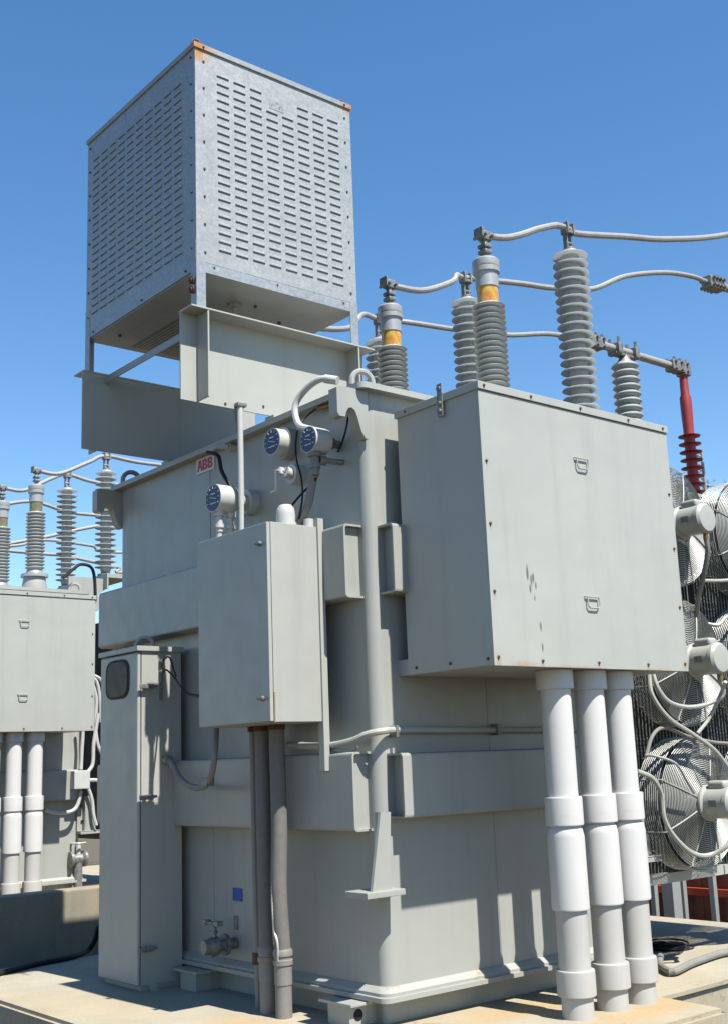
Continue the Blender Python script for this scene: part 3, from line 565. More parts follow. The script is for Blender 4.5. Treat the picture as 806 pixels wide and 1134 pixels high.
def terminal_box(off, label):
    o = Vector(off); t = thing('terminal_box', Vector(((TX0+TX1)/2, (TY0+TY1)/2, TZ0))+o, label, 'electrical box', 'terminal boxes')
    V = lambda x, y, z: Vector((x, y, z))+o
    part(MB().box(V(TX0, TY0+.012, TZ0), V(TX1, TY1, TZ1-.03), .004), 'body', paint_clean, t)
    fp = part(MB().box(V(TX0-.006, TY0, TZ0-.004), V(TX1+.006, TY0+.009, TZ1-.048), .002), 'front_panel', term_front, t)
    mb = MB().box(V(TX0-.014, TY0-.010, TZ1-.045), V(TX1+.014, TY1+.01, TZ1), .004); part(mb, 'lid', paint_clean, t)
    part(MB().box(V(TX0+.03, TY1-.002, TZ0+.12), V(TX1-.08, TY1+.03, TZ1-.12), .004).box(V(TX0+.12, TY1+.02, TZ0+.16), V(TX1-.12, Y0+.003, TZ1-.16)), 'throat', paint_tank, t)
    for z in (.36, 1.16):
        c = V(TX0+.80, TY0, TZ0+z); part(MB().tube([c+Vector((-.062, .003, .034)), c+Vector((-.062, -.012, .034)), c+Vector((.048, -.012, .034)), c+Vector((.048, -.014, -.012)), c+Vector((.036, -.014, -.028)), c+Vector((-.036, -.014, -.028)), c+Vector((-.048, -.014, -.012)), c+Vector((-.048, -.012, .030))], .0045, 8, 1), 'handle', paint, fp)
    for z in (.04, .38, .74, 1.08): 
        for x in (TX0+.025, TX1-.025): inst(boltY, 'bolt', fp, V(x, TY0, TZ0+z))
    for x in (TX0+.36, TX0+.82, TX0+1.26): inst(boltY, 'bolt', fp, V(x, TY0, TZ0+.028))
    for x in (.03, .40, .82, 1.26, 1.60): inst(boltY, 'bolt', t, V(TX0+x, TY0-.010, TZ1-.022))
    for y in (.05, .33, .6): inst(boltX, 'bolt', t, V(TX0, TY0+y, TZ0+.035))
    for y in (.3, .58): inst(boltX, 'bolt', t, V(TX0-.014, TY0+y, TZ1-.022))
    mb = MB().box(V(TX0-.022, TY0+.265, TZ1-.13), V(TX0-.014, TY0+.305, TZ1+.06), .002); mb.cyl(V(TX0-.032, TY0+.285, TZ1+.03), V(TX0-.018, TY0+.285, TZ1+.03), .014, n=8); mb.cyl(V(TX0-.036, TY0+.285, TZ1-.055), V(TX0-.018, TY0+.285, TZ1-.055), .014, n=8); mb.cyl(V(TX0-.036, TY0+.285, TZ1-.10), V(TX0-.010, TY0+.285, TZ1-.10), .014, n=8)
    part(mb, 'lid_strap', zinc, t)
    part(MB().box(V(TX0+.01, TY1+.002, TZ0+.0), V(TX1-.04, Y0+.003, TZ0+.09), .004), 'support_ledge', paint_tank, t)
    return t
terminal_box((0, 0, 0), 'big grey terminal box with two small handles above three white conduits')
terminal_box(OFF, 'sunlit pale terminal box at the left edge, on the farther transformer')
PX = (4.97, 5.255, 5.497); PY = 4.375
def conduit(x, off, label, zf=0.0):
    o = Vector(off); b = Vector((x, PY, zf))+o; t = thing('plastic_conduit', b, label, 'conduit', 'white plastic conduits under the terminal boxes')
    part(MB().cyl(b, b+Vector((0, 0, .56)), .084, n=32), 'lower_pipe', pvc_old, t)
    part(MB().cyl(b+Vector((0, 0, .94)), b+Vector((0, 0, 1.80)), .084, n=32), 'upper_pipe', pvc, t)
    part(MB().lathe(b, (0, 0, 1), [(.084, .54), (.098, .541), (.1005, .55), (.1005, .915), (.093, .952), (.086, .965)], 36), 'expansion_sleeve', pvc, t)
    for z0, z1 in ((.107, .24), (.972, 1.125), (1.70, TZ0-.001)):
        part(MB().lathe(b, (0, 0, 1), [(.084, z0), (.100, z0+.002), (.103, z0+.008), (.103, z1-.008), (.1, z1-.001), (.084, z1)], 36), 'coupling', pvc_old if z0 < .5 else pvc, t)
    return t
for k, l in enumerate(('leftmost of the three white conduits standing under the big terminal box', 'middle one of the three white conduits under the big terminal box', 'rightmost of the three white conduits under the big terminal box, nearest the fans')): conduit(PX[k], (0, 0, 0), l)
for k, l in enumerate(('white conduit cut by the left picture edge, under the sunlit farther box', 'middle white conduit under the sunlit farther box', 'white conduit under the sunlit farther box, nearest its tank')): conduit((5.03, 5.27, 5.51)[k], OFF+Vector((-.15, 0, 0)), l)

# ------------------------------------------------------------------ louvred galvanised enclosure on its beams
GX0, GX1, GY0, GY1, GZ0, GZ1 = 3.628, 4.924, 5.90, 7.43, 4.421, 6.013
E_ = thing('louvred_enclosure', ((GX0+GX1)/2, (GY0+GY1)/2, 4.173), 'galvanised louvred steel enclosure on legs, high above the transformer', 'enclosure')
gl = mat('galvanised_panel', (0.61, 0.635, 0.615), 0.42, metal=0.25, var=0.12, vscale=2.2, bump=0.04, bscale=90, extra=galv_rust([((-.62, -.765, 1.775), .09, (.8, 0, 1)), ((.63, -.765, 1.79), .04, (.8, 0, 1))]), dirt=((0.36, 0.35, 0.32), 5, 0.63, 0.35))
capm = mat('galvanised_cap', (0.52, 0.55, 0.54), 0.42, metal=0.25, var=0.1, vscale=2, extra=galv_rust([((-.61, -.777, 1.82), .15, (1, 1, 1)), ((.645, -.777, 1.82), .10, (1, 1, 1))]))
pf = part(MB().box((GX0, GY0, 4.478), (GX1, GY0+.006, GZ1-.03)), 'front_panel', gl, E_)
pl = part(MB().box((GX0, GY0+.007, 4.421), (GX0+.006, GY1, GZ1-.03)), 'side_panel', galv, E_)
part(MB().box((GX1-.006, GY0+.007, 4.421), (GX1, GY1, GZ1-.03)), 'side_panel', galv, E_)
part(MB().box((GX0+.007, GY1-.006, 4.421), (GX1-.007, GY1, GZ1-.03)), 'back_panel', galv, E_)
part(MB().box((GX0+.03, GY0-.002, 4.408), (GX1-.03, GY0+.004, 4.475), .001), 'bottom_rail', galv, E_)
ca = part(MB().box((GX0-.012, GY0-.012, GZ1-.038), (GX1+.012, GY1+.012, GZ1), .004), 'roof_cap', capm, E_)
for x, y in ((GX0+.02, GY0+.02), (GX1-.06, GY0+.03), (GX0+.04, GY1-.05)):
    part(MB().eye((x, y, GZ1+.010), (1, -.5, 0), .026, .007), 'lifting_eye', bolt_m, ca)
fp = part(MB().box((GX0+.008, GY0+.008, 4.412), (GX1-.008, GY1-.008, 4.421)), 'floor_panel', steel_plain, E_)
part(MB().box((3.956, 6.59, 4.408), (4.528, 7.35, 4.4115)), 'perforated_vent', perf, fp)
for x, y in ((3.85, 6.25), (3.77, 7.18), (4.27, 6.19), (4.58, 6.35), (4.68, 6.61)): part(MB().cyl((x, y, 4.412), (x, y, 4.40), .012, n=8), 'bolt', bolt_m, fp)
part(MB().cyl((4.14, 6.25, 4.412), (4.14, 6.25, ZT+.036), .022, n=14).cyl((4.14, 6.25, 4.412), (4.14, 6.25, 4.39), .05, n=14), 'drop_pipe', steel_plain, E_)
for x, y, sx, sy in ((GX0, GY0, 1, 1), (GX1, GY0, -1, 1), (GX0, GY1, 1, -1), (GX1, GY1, -1, -1)):
    mb = MB(); a, b_ = sorted((x-sx*.003, x+sx*.065)); c, d_ = sorted((y-sy*.003, y+sy*.003)); mb.box((a, c, 4.173), (b_, d_, 4.483 if sy > 0 else 4.63))
    a, b_ = sorted((x-sx*.003, x+sx*.003)); c, d_ = sorted((y+sy*.003, y+sy*.065)); mb.box((a, c, 4.173), (b_, d_, 4.63 if sx > 0 else 4.483))
    part(mb, 'leg', galv, E_)
for z in (4.286, 4.348): part(MB().cyl((GX0-.03, GY0+.035, z), (GX0+.0, GY0+.035, z), .016, n=8).cyl((GX0-.02, GY0+.035, z), (GX0-.012, GY0+.035, z), .026, n=8), 'rusty_bolt', rust, E_)
# louvres
LW, LH, LD = .096, .031, .008
def louvre_mb():
    mb = MB(); n = 6; top = []; bot = []
    hw = LW/2
    outer = [(-hw, -.0105), (-hw, .004), (-hw*.88, LH*.5), (hw*.88, LH*.5), (hw, .004), (hw, -.0105)]
    front = [(-hw*.95, -.003), (-hw*.95, .002), (-hw*.84, LH*.24), (hw*.84, LH*.24), (hw*.95, .002), (hw*.95, -.003)]
    mb.rings([[(x, .001, z) for x, z in outer], [(x, -LD, z) for x, z in front]], cap=True)
    mb.bm.faces.ensure_lookup_table()
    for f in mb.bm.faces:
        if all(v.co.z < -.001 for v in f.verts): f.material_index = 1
    return mb
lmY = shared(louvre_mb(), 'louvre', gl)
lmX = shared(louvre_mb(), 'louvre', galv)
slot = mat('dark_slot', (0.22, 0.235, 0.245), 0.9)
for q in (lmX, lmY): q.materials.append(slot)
nR = 0; rows = 22
for i in range(8):
    x = 3.841+i*(4.763-3.841)/7
    for j in range(rows):
        z = 5.832-j*(5.832-4.590)/(rows-1)
        if i in (3, 4) and j < 2: continue
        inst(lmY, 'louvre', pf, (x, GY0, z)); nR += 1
rest = MB(); cnt = nR
for i in range(10):
    y = 6.116+i*(7.287-6.116)/9
    for j in range(rows):
        z = 5.80-j*(5.80-4.593)/(rows-1)
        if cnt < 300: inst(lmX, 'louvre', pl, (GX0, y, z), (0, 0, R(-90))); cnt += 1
        else:
            tmp = louvre_mb().bm
            bmesh.ops.rotate(tmp, verts=tmp.verts, cent=(0, 0, 0), matrix=Matrix.Rotation(R(-90), 3, 'Z')); bmesh.ops.translate(tmp, verts=tmp.verts, vec=(GX0, y, z))
            mt_ = bpy.data.meshes.new('t'); tmp.to_mesh(mt_); tmp.free(); rest.bm.from_mesh(mt_); bpy.data.meshes.remove(mt_)
lo_ = part(rest, 'louvres', galv, pl); lo_.data.materials.append(slot); tag(lo_, kind='stuff')
for k in range(8):
    z = 4.546+k*.1926
    for x in (GX0+.065, GX1-.05): inst(boltY, 'bolt', pf, (x, GY0, z))
    for y in (GY0+.05, GY1-.04): inst(boltX, 'bolt', pl, (GX0, y, z+.03))
for x in (GX0+.13, GX0+.62, GX1-.12): inst(boltY, 'bolt', pf, (x, GY0, 4.457))
for y in (GY0+.13, GY0+.7, GY1-.12): inst(boltX, 'bolt', pl, (GX0, y, 4.447))
for x in (GX0+.06, GX1-.055): inst(boltY, 'bolt', ca, (x, GY0-.012, GZ1-.02))
# remains of a peeled sticker
c = K(308, 118, 'y', GY0); st = part(MB().box((c.x-.07, GY0-.002, c.z-.035), (c.x+.05, GY0+.001, c.z+.035)), 'sticker_remains', steel_plain, pf)
mb = MB()
for k in range(9):
    x = c.x-.06+k*.012+random.uniform(0, .004); z = c.z+random.uniform(-.02, .015); mb.box((x, GY0-.0035, z), (x+random.uniform(.004, .010), GY0-.0019, z+random.uniform(.008, .022)))
part(mb, 'faded_print', zinc, st)
def beam(y, sgn, label):
    z0, z1 = 3.588, 4.171; f = y-.14*sgn
    b = thing('support_beam', (4.2, y, ZT+.045), label, 'beam', 'beams carrying the louvred enclosure')
    lo, hi = sorted((f, y+.012*sgn))
    part(MB().box((3.581, y-.006, z0), (5.06, y+.006, z1-.012)), 'web', paint, b)
    part(MB().box((3.581, lo, z1-.012), (5.06, hi, z1), .003), 'top_flange', paint, b)
    for x in (3.70, 4.913):
        lo2, hi2 = sorted((f+.004*sgn, y-.006*sgn)); part(MB().box((x, lo2, z0+.004), (x+.012, hi2, z1-.012), .002), 'stiffener_plate', paint, b)
    for x in (4.25, 4.85): part(MB().box((x, y-.05, ZT+.045), (x+.12, y+.05, z0), .003), 'foot_block', paint, b)
    return b
bf = beam(6.027, 1, 'front grey beam under the galvanised enclosure, sunlit, with end stiffener')
bb = beam(7.38, -1, 'rear grey beam under the galvanised enclosure, in shade, overhanging the tank')
for p in ((292, 450), (250, 447)):
    c = K(*p, 'y', 6.02); inst(boltY, 'bolt', bf, (c.x, 6.021, c.z))
part(MB().box((3.75, 6.034, 4.13), (3.79, 7.373, 4.145)).box((3.75, 6.034, 4.095), (3.758, 7.373, 4.13)), 'tie_angle', steel_plain, bf)
c0 = K(266, 455, 'y', 6.0)
c0.x = K(266, 455, 'y', c0.y).x
t = thing('support_pole', (c0.x, c0.y, 2.67), 'slim pale vertical pole rising behind the control cabinet to the front beam', 'pole')
part(MB().cyl((c0.x, c0.y, 2.60), (c0.x, c0.y, 3.60), .019, n=14), 'pole', paint_white, t)
part(MB().box((c0.x-.03, c0.y-.025, 3.60), (c0.x+.04, 6.0205, 3.625), .004), 'pole_clamp', zinc, t)
part(MB().box((c0.x-.03, c0.y-.03, 2.6), (X0+.002, c0.y+.03, 2.62), .002), 'pole_foot', paint, t)

# ------------------------------------------------------------------ control cabinet on the left wall
CX0, CX1, CY0, CY1, CZ0, CZ1 = 3.66, 4.04, 5.242, 5.968, 1.578, 2.683
t = thing('control_cabinet', ((CX0+CX1)/2, (CY0+CY1)/2, CZ0), 'grey control cabinet hung on the tank above the flexible conduits', 'cabinet')
part(MB().box((CX0+.028, CY0+.003, CZ0), (CX1-.001, CY1-.003, CZ1), .004), 'body', paint_clean, t)
dr = part(MB().box((CX0, CY0, CZ0+.004), (CX0+.024, CY1, CZ1-.004), .005), 'door', paint_clean, t)
for z in (CZ0+.13, CZ1-.12): part(MB().cyl((CX0+.002, CY0+.06, z), (CX0-.02, CY0+.06, z), .014, n=12).box((CX0-.03, CY0+.035, z-.008), (CX0-.018, CY0+.085, z+.008), .004), 'latch', zinc, dr)
part(MB().box((CX0+.026, CY0-.0015, CZ0-.002), (CX0+.034, CY0+.004, CZ0+.16)), 'rust_streak_seam', mat('rust_stain_paint', (0.42, 0.33, 0.20), 0.6, var=0.3, vscale=20), t)
for y in (CY0+.01, CY1-.05): part(MB().box((CX1-.03, y-.02, CZ0-.27), (CX1+.012, y+.03, CZ1+.05), .004), 'mounting_strut', paint, t)
part(MB().cyl((3.88, CY0+.12, CZ1-.002), (3.88, CY0+.12, CZ1+.03), .062, n=20).lathe((3.88, CY0+.12, CZ1+.03), (0, 0, 1), [(.055, 0), (.056, .05), (.05, .085), (.035, .105), (.005, .112)], 20), 'breather_cap', paint_white, t)
part(MB().cyl((3.99, CY0+.05, CZ1), (3.99, CY0+.05, CZ1+.05), .03, n=16), 'stub_cap', paint_white, t)
for i, (x, y) in enumerate([(v.x, v.y) for v in (K(306.5, 806, 'x', 3.93), K(290.5, 806, 'x', 3.945), K(280, 806, 'x', 3.95))]): part(MB().cyl((x, y, CZ0+.001), (x, y, CZ0-.03), .05 if i < 2 else .03, n=18), 'cable_gland', rust, t)
for z in (CZ0+.12, CZ1-.15): part(MB().cyl((CX0+.012, CY1+.004, z-.04), (CX0+.012, CY1+.004, z+.04), .008, n=8), 'hinge', paint_clean, t)
# three conduits dropping from it to the pad
def drop(top, kink, bot, r, label, zc=.30):
    b = Vector((bot.x, bot.y, 0)); t = thing('flexible_conduit', b, label, 'conduit', 'grey conduits below the control cabinet')
    part(MB().tube([top, top.lerp(b, .35), kink, Vector((b.x, b.y, zc+.03))], r, 16, 8, rib=.02), 'corrugated_hose', flexm, t)
    part(MB().cyl(b, b+Vector((0, 0, zc)), r*1.0, n=20), 'stub_pipe', greypipe, t)
    part(MB().lathe(b, (0, 0, 1), [(r, zc-.13), (r*1.08, zc-.128), (r*1.08, zc-.03), (r*1.2, zc-.025), (r*1.2, zc), (r*1.08, zc+.003), (r*1.08, zc+.02), (r*1.2, zc+.022), (r*1.2, zc+.045), (r, zc+.06)], 24), 'coupling', greypipe, t)
    return t
q = K(315, 1127, 'z', 0); tp = K(306.5, 806, 'x', 3.93)
drop(Vector((tp.x, tp.y, CZ0-.02)), K(309, 985, 'x', q.x-.02), q, .046, 'right-hand thick corrugated conduit, half sunlit, under the control cabinet')
q = K(297.5, 1122, 'z', 0); tp = K(290.5, 806, 'x', 3.945)
drop(Vector((tp.x, tp.y, CZ0-.02)), K(294.5, 985, 'x', q.x), q, .046, 'middle corrugated conduit under the control cabinet, shaded')
q = K(287, 1117, 'z', 0); b = Vector((q.x, q.y, 0)); tp = K(280, 806, 'x', 3.95)
t = thing('slim_conduit', b, 'slim dark rigid conduit left of the two corrugated ones', 'conduit')
part(MB().tube([Vector((tp.x, tp.y, CZ0-.005)), tp.lerp(b, .5), b+Vector((0, 0, .3)), b], .021, 10), 'pipe', greypipe, t)
part(MB().cyl(b+Vector((0, 0, .24)), b+Vector((0, 0, .30)), .033, n=12), 'coupling', rust, t)
# loose lead hanging beside the hose
tag(part(MB().tube([K(302, 950, 'x', 3.90), K(302, 1000, 'x', 3.89), K(304, 1030, 'x', 3.90), K(308, 1052, 'x', 3.90), K(308, 1125, 'z', 0)], .007, 6), 'ground_lead', paint_white), 'thin pale lead running down between the two corrugated conduits', 'wire')

# ------------------------------------------------------------------ tall cabinet standing on the pad
HX0, HX1, HY0, HY1, HZ = 3.775, 4.105, 6.915, 7.44, 2.145
t = thing('tall_cabinet', ((HX0+HX1)/2, (HY0+HY1)/2, 0), 'tall narrow grey cabinet with a dark oval window, standing on the pad', 'cabinet')
part(MB().box((HX0+.03, HY0+.002, .03), (HX1, HY1, HZ-.02), .004), 'body', paint_clean, t)
dr = part(MB().box((HX0, HY0, .035), (HX0+.026, HY1, HZ-.03), .01, 3), 'door', paint_clean, t)
part(MB().box((HX0+.04, HY0+.02, 0), (HX1-.01, HY1-.02, .03)), 'plinth', paint, t)
part(MB().box((HX0-.012, HY0-.015, HZ-.022), (HX1+.015, HY1+.015, HZ+.012), .004), 'roof', paint_clean, t)
part(MB().eye((HX0+.14, HY0+.16, HZ+.03), (.9, -.5, 0), .058, .014), 'lifting_eye', paint, t)
wz, wy = 1.955, HY0+.275
ov = lambda a, b, n=40: [(wy+a*math.copysign(abs(math.cos(2*math.pi*k/n))**.55, math.cos(2*math.pi*k/n)), wz+b*math.copysign(abs(math.sin(2*math.pi*k/n))**.55, math.sin(2*math.pi*k/n))) for k in range(n)]
wn = part(MB().prism(ov(.165, .132), 'x', HX0-.006, HX0+.004), 'window_gasket', blackp, dr)
part(MB().prism(ov(.145, .115), 'x', HX0-.0085, HX0-.005), 'window', darkgl, dr)
for z in (.25, 1.18, 1.89): part(MB().cyl((HX0+.05, HY0+.004, z), (HX0+.05, HY0-.03, z), .014, n=10).box((HX0+.0, HY0-.034, z-.016), (HX0+.105, HY0-.022, z+.016), .005).cyl((HX0+.10, HY0-.03, z), (HX0+.125, HY0-.03, z+.004), .009, n=8), 'latch', zinc, dr)
for x in (HX0+.09, HX1-.06): part(MB().box((x, HY0-.03, 0), (x+.05, HY0+.004, .006)).box((x, HY0-.004, 0), (x+.05, HY0+.003, .05)), 'foot_bracket', paint, t)
mb = MB()
for z in (2.06, 1.99): mb.cyl((HX0+.17, HY0+.004, z), (HX0+.17, HY0-.035, z), .014, n=10)
mb.box((HX0+.162, HY0-.014, 1.8), (HX0+.178, HY0+.004, 2.07), .002)
tm = part(mb, 'terminal_strip', zinc, t)
for a in ([(HX0+.17, HY0-.03, 2.06), K(188, 728, 'y', 6.8), K(195, 748, 'y', 6.7), K(206, 766, 'y', 6.5), K(219, 770, 'y', 6.2), K(228, 771, 'y', 5.99)], [(HX0+.17, HY0-.03, 1.99), K(185, 742, 'y', 6.8), K(195, 752, 'y', 6.7), K(207, 768, 'y', 6.45), K(222, 772, 'y', 5.99)]):
    part(MB().tube(a, .006, 6), 'lead', blackp, tm)
a = [K(184, 842, 'y', HY0-.01), K(190, 845, 'y', HY0-.09), K(200, 862, 'y', 6.7), K(215, 872, 'y', 6.45), K(230, 868, 'y', 6.2), K(237, 845, 'y', 6.0), K(240, 800, 'x', 3.85)]
t = thing('looped_conduit', a[0], 'grey conduit looping from the tall cabinet side up to the control cabinet', 'conduit')
part(MB().tube(a, .020, 10), 'hose', greypipe, t); c = a[4].lerp(a[5], .1); part(MB().cyl(a[0]+Vector((0, .012, 0)), a[0]+Vector((0, -.05, 0)), .03, n=12), 'end_fitting', zinc, t)
part(MB().box(c-Vector((.03, .03, .025)), c+Vector((.03, .03, .025)), .006), 'clip', zinc, t)

# ------------------------------------------------------------------ radiators and cooling fans
finh, fz0 = 2.62, .56
def radiator(x0, x1, off, label):
    o = Vector(off); b = Vector(((x0+x1)/2, 6.1, .0))+o; t = thing('radiator', b, label, 'radiator', 'tank radiators')
    me = MB(); prof = []
    nz = 12
    for k in range(6): # pressed channels along the depth
        y = 4.98+k*.38; me.box((-.006, y-6.1, fz0), (.006, y+.34-6.1, fz0+finh), .003, 1)
    me.box((-.003, 4.99-6.1, fz0+.01), (.003, 7.2-6.1, fz0+finh-.01))
    sh = shared(me, 'fin', finm); n = int((x1-x0)/.036)
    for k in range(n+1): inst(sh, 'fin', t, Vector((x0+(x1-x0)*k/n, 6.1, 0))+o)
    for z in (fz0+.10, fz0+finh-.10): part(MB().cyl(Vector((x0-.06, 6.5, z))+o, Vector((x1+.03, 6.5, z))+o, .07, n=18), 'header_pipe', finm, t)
    for y in (4.93, 7.2): part(MB().box(Vector((x0-.04, y, fz0-.06))+o, Vector((x1+.04, y+.05, fz0+.004))+o, .004), 'base_frame', paint, t)
    part(MB().box(Vector((x0-.03, 4.94, fz0+finh-.03))+o, Vector((x1+.03, 4.975, fz0+finh+.03))+o, .004), 'top_rail', paint, t)
    return t
radiator(6.33, 7.16, (0, 0, 0), 'radiator bank with vertical fins behind the left column of fans')
radiator(7.25, 8.12, (0, 0, 0), 'radiator bank with vertical fins at the right picture edge')
r2 = radiator(6.62, 7.4, OFF, 'radiator fins of the farther transformer beside the tall cabinet')
FR = .425
gm_ = MB()
ring = [.10+.0125*k for k in range(int((FR-.10)/.0125)+1)]
dome = lambda r: -.005-.11*(1-(r/FR)**2)*0.55
for r in ring: gm_.torus((0, dome(r), 0), (0, 1, 0), r, .0030, 56, 4)
for k in range(11): gm_.torus((0, .010+k*.0155, 0), (0, 1, 0), FR+.003, .0024, 56, 4)
for k in range(8):
    a = R(22.5+45*k); pts = [(r*math.cos(a), dome(r)-.005, r*math.sin(a)) for r in (.09, .2, .3, .4, FR)]+[((FR+.003)*math.cos(a), .165, (FR+.003)*math.sin(a))]
    gm_.tube(pts, .0045, 5, 2)
gme = shared(gm_, 'wire_guard', wire)
bl = MB(); pr = []
for i in range(6):
    r = .07+i*.065; wd = .07+.10*(i/5)**.8; tw = R(38-18*i/5)
    pr.append([(r*1+0, 0, 0)])
rs = []
for i in range(6):
    r = .07+i*.064; wd = .075+.085*(i/5); tw = R(40-18*i/5); sw = .05*(i/5)
    rs.append([Vector((r, s*math.sin(tw)*wd+e, s*math.cos(tw)*wd+sw)) for s, e in ((-1, 0), (0, .012), (1, 0), (0, .004))])
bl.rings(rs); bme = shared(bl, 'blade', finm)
def fan(c, label):
    c = Vector(c); t = thing('cooling_fan', c, label, 'fan', 'cooling fans on the radiators')
    inst(gme, 'wire_guard', t, c)
    for k in range(4): inst(bme, 'blade', t, c+Vector((0, .07, 0)), (0, R(90*k+random.uniform(0, 80)*0+20), 0))
    part(MB().cyl(c+Vector((0, .02, 0)), c+Vector((0, .12, 0)), .075, n=20), 'hub', wire, t)
    f = c+Vector((0, -.07, 0))
    mo = part(MB().lathe(f, (0, -1, 0), [(.06, -.1), (.105, -.02), (.108, 0), (.118, .005), (.118, .02), (.100, .03), (.100, .17), (.106, .175), (.106, .20), (.09, .217), (.04, .222)], 32), 'motor', paint, t)
    mb = MB().box(f+Vector((-.046, -.165, .085)), f+Vector((.046, -.035, .142)), .02, 3)
    part(mb, 'capacitor_box', paint, mo)
    part(MB().cyl(f+Vector((.0, -.187, -.10)), f+Vector((.0, -.187, -.145)), .018, n=8), 'cable_gland', brass, mo)
    part(MB().box(f+Vector((-.101, -.13, -.02)), f+Vector((-.0985, -.07, .02))), 'rating_plate', zinc, mo)
    for a in (R(45), R(135), R(225), R(315)):
        p = Vector((math.cos(a)*FR, 0, math.sin(a)*FR)); part(MB().tube([c+p+Vector((0, .15, 0)), c+p*.98+Vector((0, .19, 0))], .010, 6, 1), 'mounting_stud', zinc, t)
    return t
FY = 4.755
cen = [K(773, 889, 'y', FY), K(759, 733, 'y', FY), K(746, 582, 'y', FY)]
lb = ('bottom', 'middle', 'top')
for k, c in enumerate(cen):
    fan((6.735, FY, c.z), '%s cooling fan of the left column, beside the terminal box and white conduits' % lb[k])
    fan((7.66, FY, c.z), '%s cooling fan of the column cut by the right picture edge' % lb[k])
# fan cords
def cord(pts, r, label, m_=None):
    return tag(part(MB().tube(pts, r*.8, 8), 'fan_cord', m_ or paint), label, 'cord', 'fan cords')
cy = FY-.10
Kc = lambda x, y, d=0: K(x, y, 'y', cy+d)
fz = [c.z for c in cen]
cord([Vector((6.735, FY-.257, fz[2]-.13)), Kc(783, 612, -.15), Kc(778, 640, -.08), Kc(773, 660, 0), Kc(770, 690, .1)], .022, 'thick grey cord dropping from the top fan motor', greypipe)
cord([Vector((6.735, FY-.257, fz[1]-.13)), Kc(800, 770, -.15), Kc(782, 780, -.08), Kc(760, 783, -.05), Kc(740, 777, -.03), Kc(728, 762, -.02), Kc(722, 745, 0)], .018, 'white cord hanging in a loop across the middle fan')
cord([Vector((6.735, FY-.257, fz[0]-.13)), Kc(806, 935, -.15), Kc(785, 947, -.06), Kc(765, 944, -.04), Kc(745, 925, -.03), Kc(735, 905, -.02), Kc(732, 880, -.02), Kc(722, 862, -.02), Kc(705, 854, 0)], .019, 'white cord hanging in a loop across the bottom fan')
cord([Kc(718, 745, 0), Kc(722, 770, -.02), Kc(740, 795, -.04), Kc(765, 812, -.04), Kc(790, 830, -.05), Kc(806, 850, -.05), Kc(830, 880, 0)], .017, 'white cord slanting down between the middle and bottom fans')
cord([Kc(715, 838, 0), Kc(722, 815, 0), Kc(735, 806, 0), Kc(760, 815, 0), Kc(790, 822, 0), Kc(820, 824, 0)], .015, 'grey cord arching over the bottom fan', greypipe)
cord([Kc(772, 812, -.04), Kc(785, 795, -.06), Kc(797, 770, -.12), Kc(803, 755, -.2)], .015, 'short pale cord rising to the middle fan motor')
cord([Kc(715, 836, 0), Kc(728, 838, -.06), Kc(748, 846, -.07), Kc(760, 865, -.05), Kc(768, 878, -.03)], .011, 'thin pale cord entering the bottom fan hub')
cord([Kc(778, 643, .12), Kc(800, 643, .1), Kc(830, 640, .1)], .016, 'short level cord between the top fans')
cord([Kc(783, 691, .1), Kc(795, 692, .05), Kc(803, 684, .05), Kc(815, 682, .05)], .017, 'short bent white cord between the middle fans')

# ------------------------------------------------------------------ things beside the farther transformer
yw = Y0+OFF.y-.03
q = K(89.5, 863, 'y', yw-.15)
t = thing('junction_box', q, 'small white junction box with hanging cords on the farther transformer', 'electrical box')
part(MB().box(q+Vector((-.10, -.05, -.11)), q+Vector((.10, .08, .10)), .012), 'body', paint_white, t)
part(MB().box(q+Vector((-.10, .08, -.06)), q+Vector((.04, .19, .06)), .006), 'bracket', paint, t)
for k, a in enumerate(([(90, 852), (91, 830), (92, 812), (91, 795)], [(97, 856), (103, 846), (104, 825), (107, 805), (109, 790)], [(97, 864), (106, 864), (113, 865)], [(97, 870), (102, 885), (104, 903), (107, 914)], [(90, 876), (86, 892), (78, 899), (62, 900), (50, 897)])):
    part(MB().tube([K(x, y, 'y', yw-.12) for x, y in a], .022, 8), 'cord', paint_white, t)
for k, a in enumerate(([(103, 750), (108, 757), (111, 775), (112, 800)], [(103, 757), (107, 775), (106, 800), (108, 822), (113, 835)], [(104, 748), (111, 752), (116, 760)])):
    tag(part(MB().tube([K(x, y, 'y', yw-.1) for x, y in a], .022, 8), 'fan_cord', paint_white), ('white cord hanging right of the sunlit farther box, outer loop', 'white cord hanging right of the sunlit farther box, inner long loop', 'short white cord stub right of the sunlit farther box')[k], 'cord', 'fan cords')
q = K(87, 945, 'y', yw)
t = thing('pump_valve', (q.x, q.y, 0), 'pale valve cluster low beside the farther tank', 'valve')
part(MB().cyl((q.x, q.y, 0), (q.x, q.y, .35), .05, n=14).lathe((q.x-.12, q.y, .38), (1, 0, 0), [(.03, 0), (.09, .01), (.09, .04), (.06, .06), (.06, .16), (.09, .18), (.09, .21), (.04, .23)], 16), 'valve_body', zinc, t)
part(MB().cyl((q.x, q.y, .42), (q.x, q.y, .55), .03, n=12).torus((q.x, q.y, .56), (0, 0, 1), .08, .012, 18, 6), 'hand_wheel', paint_white, t)
tag(part(MB().tube([K(70, 640, 'y', 12.9), K(82, 630, 'y', 12.9), K(90, 625, 'y', 12.9), K(101, 628, 'y', 12.9), K(105, 640, 'y', 12.95), K(106, 665, 'y', 12.95)], .02, 8), 'black_cable', blackp), 'black cable arching over the top of the sunlit farther box', 'cable')

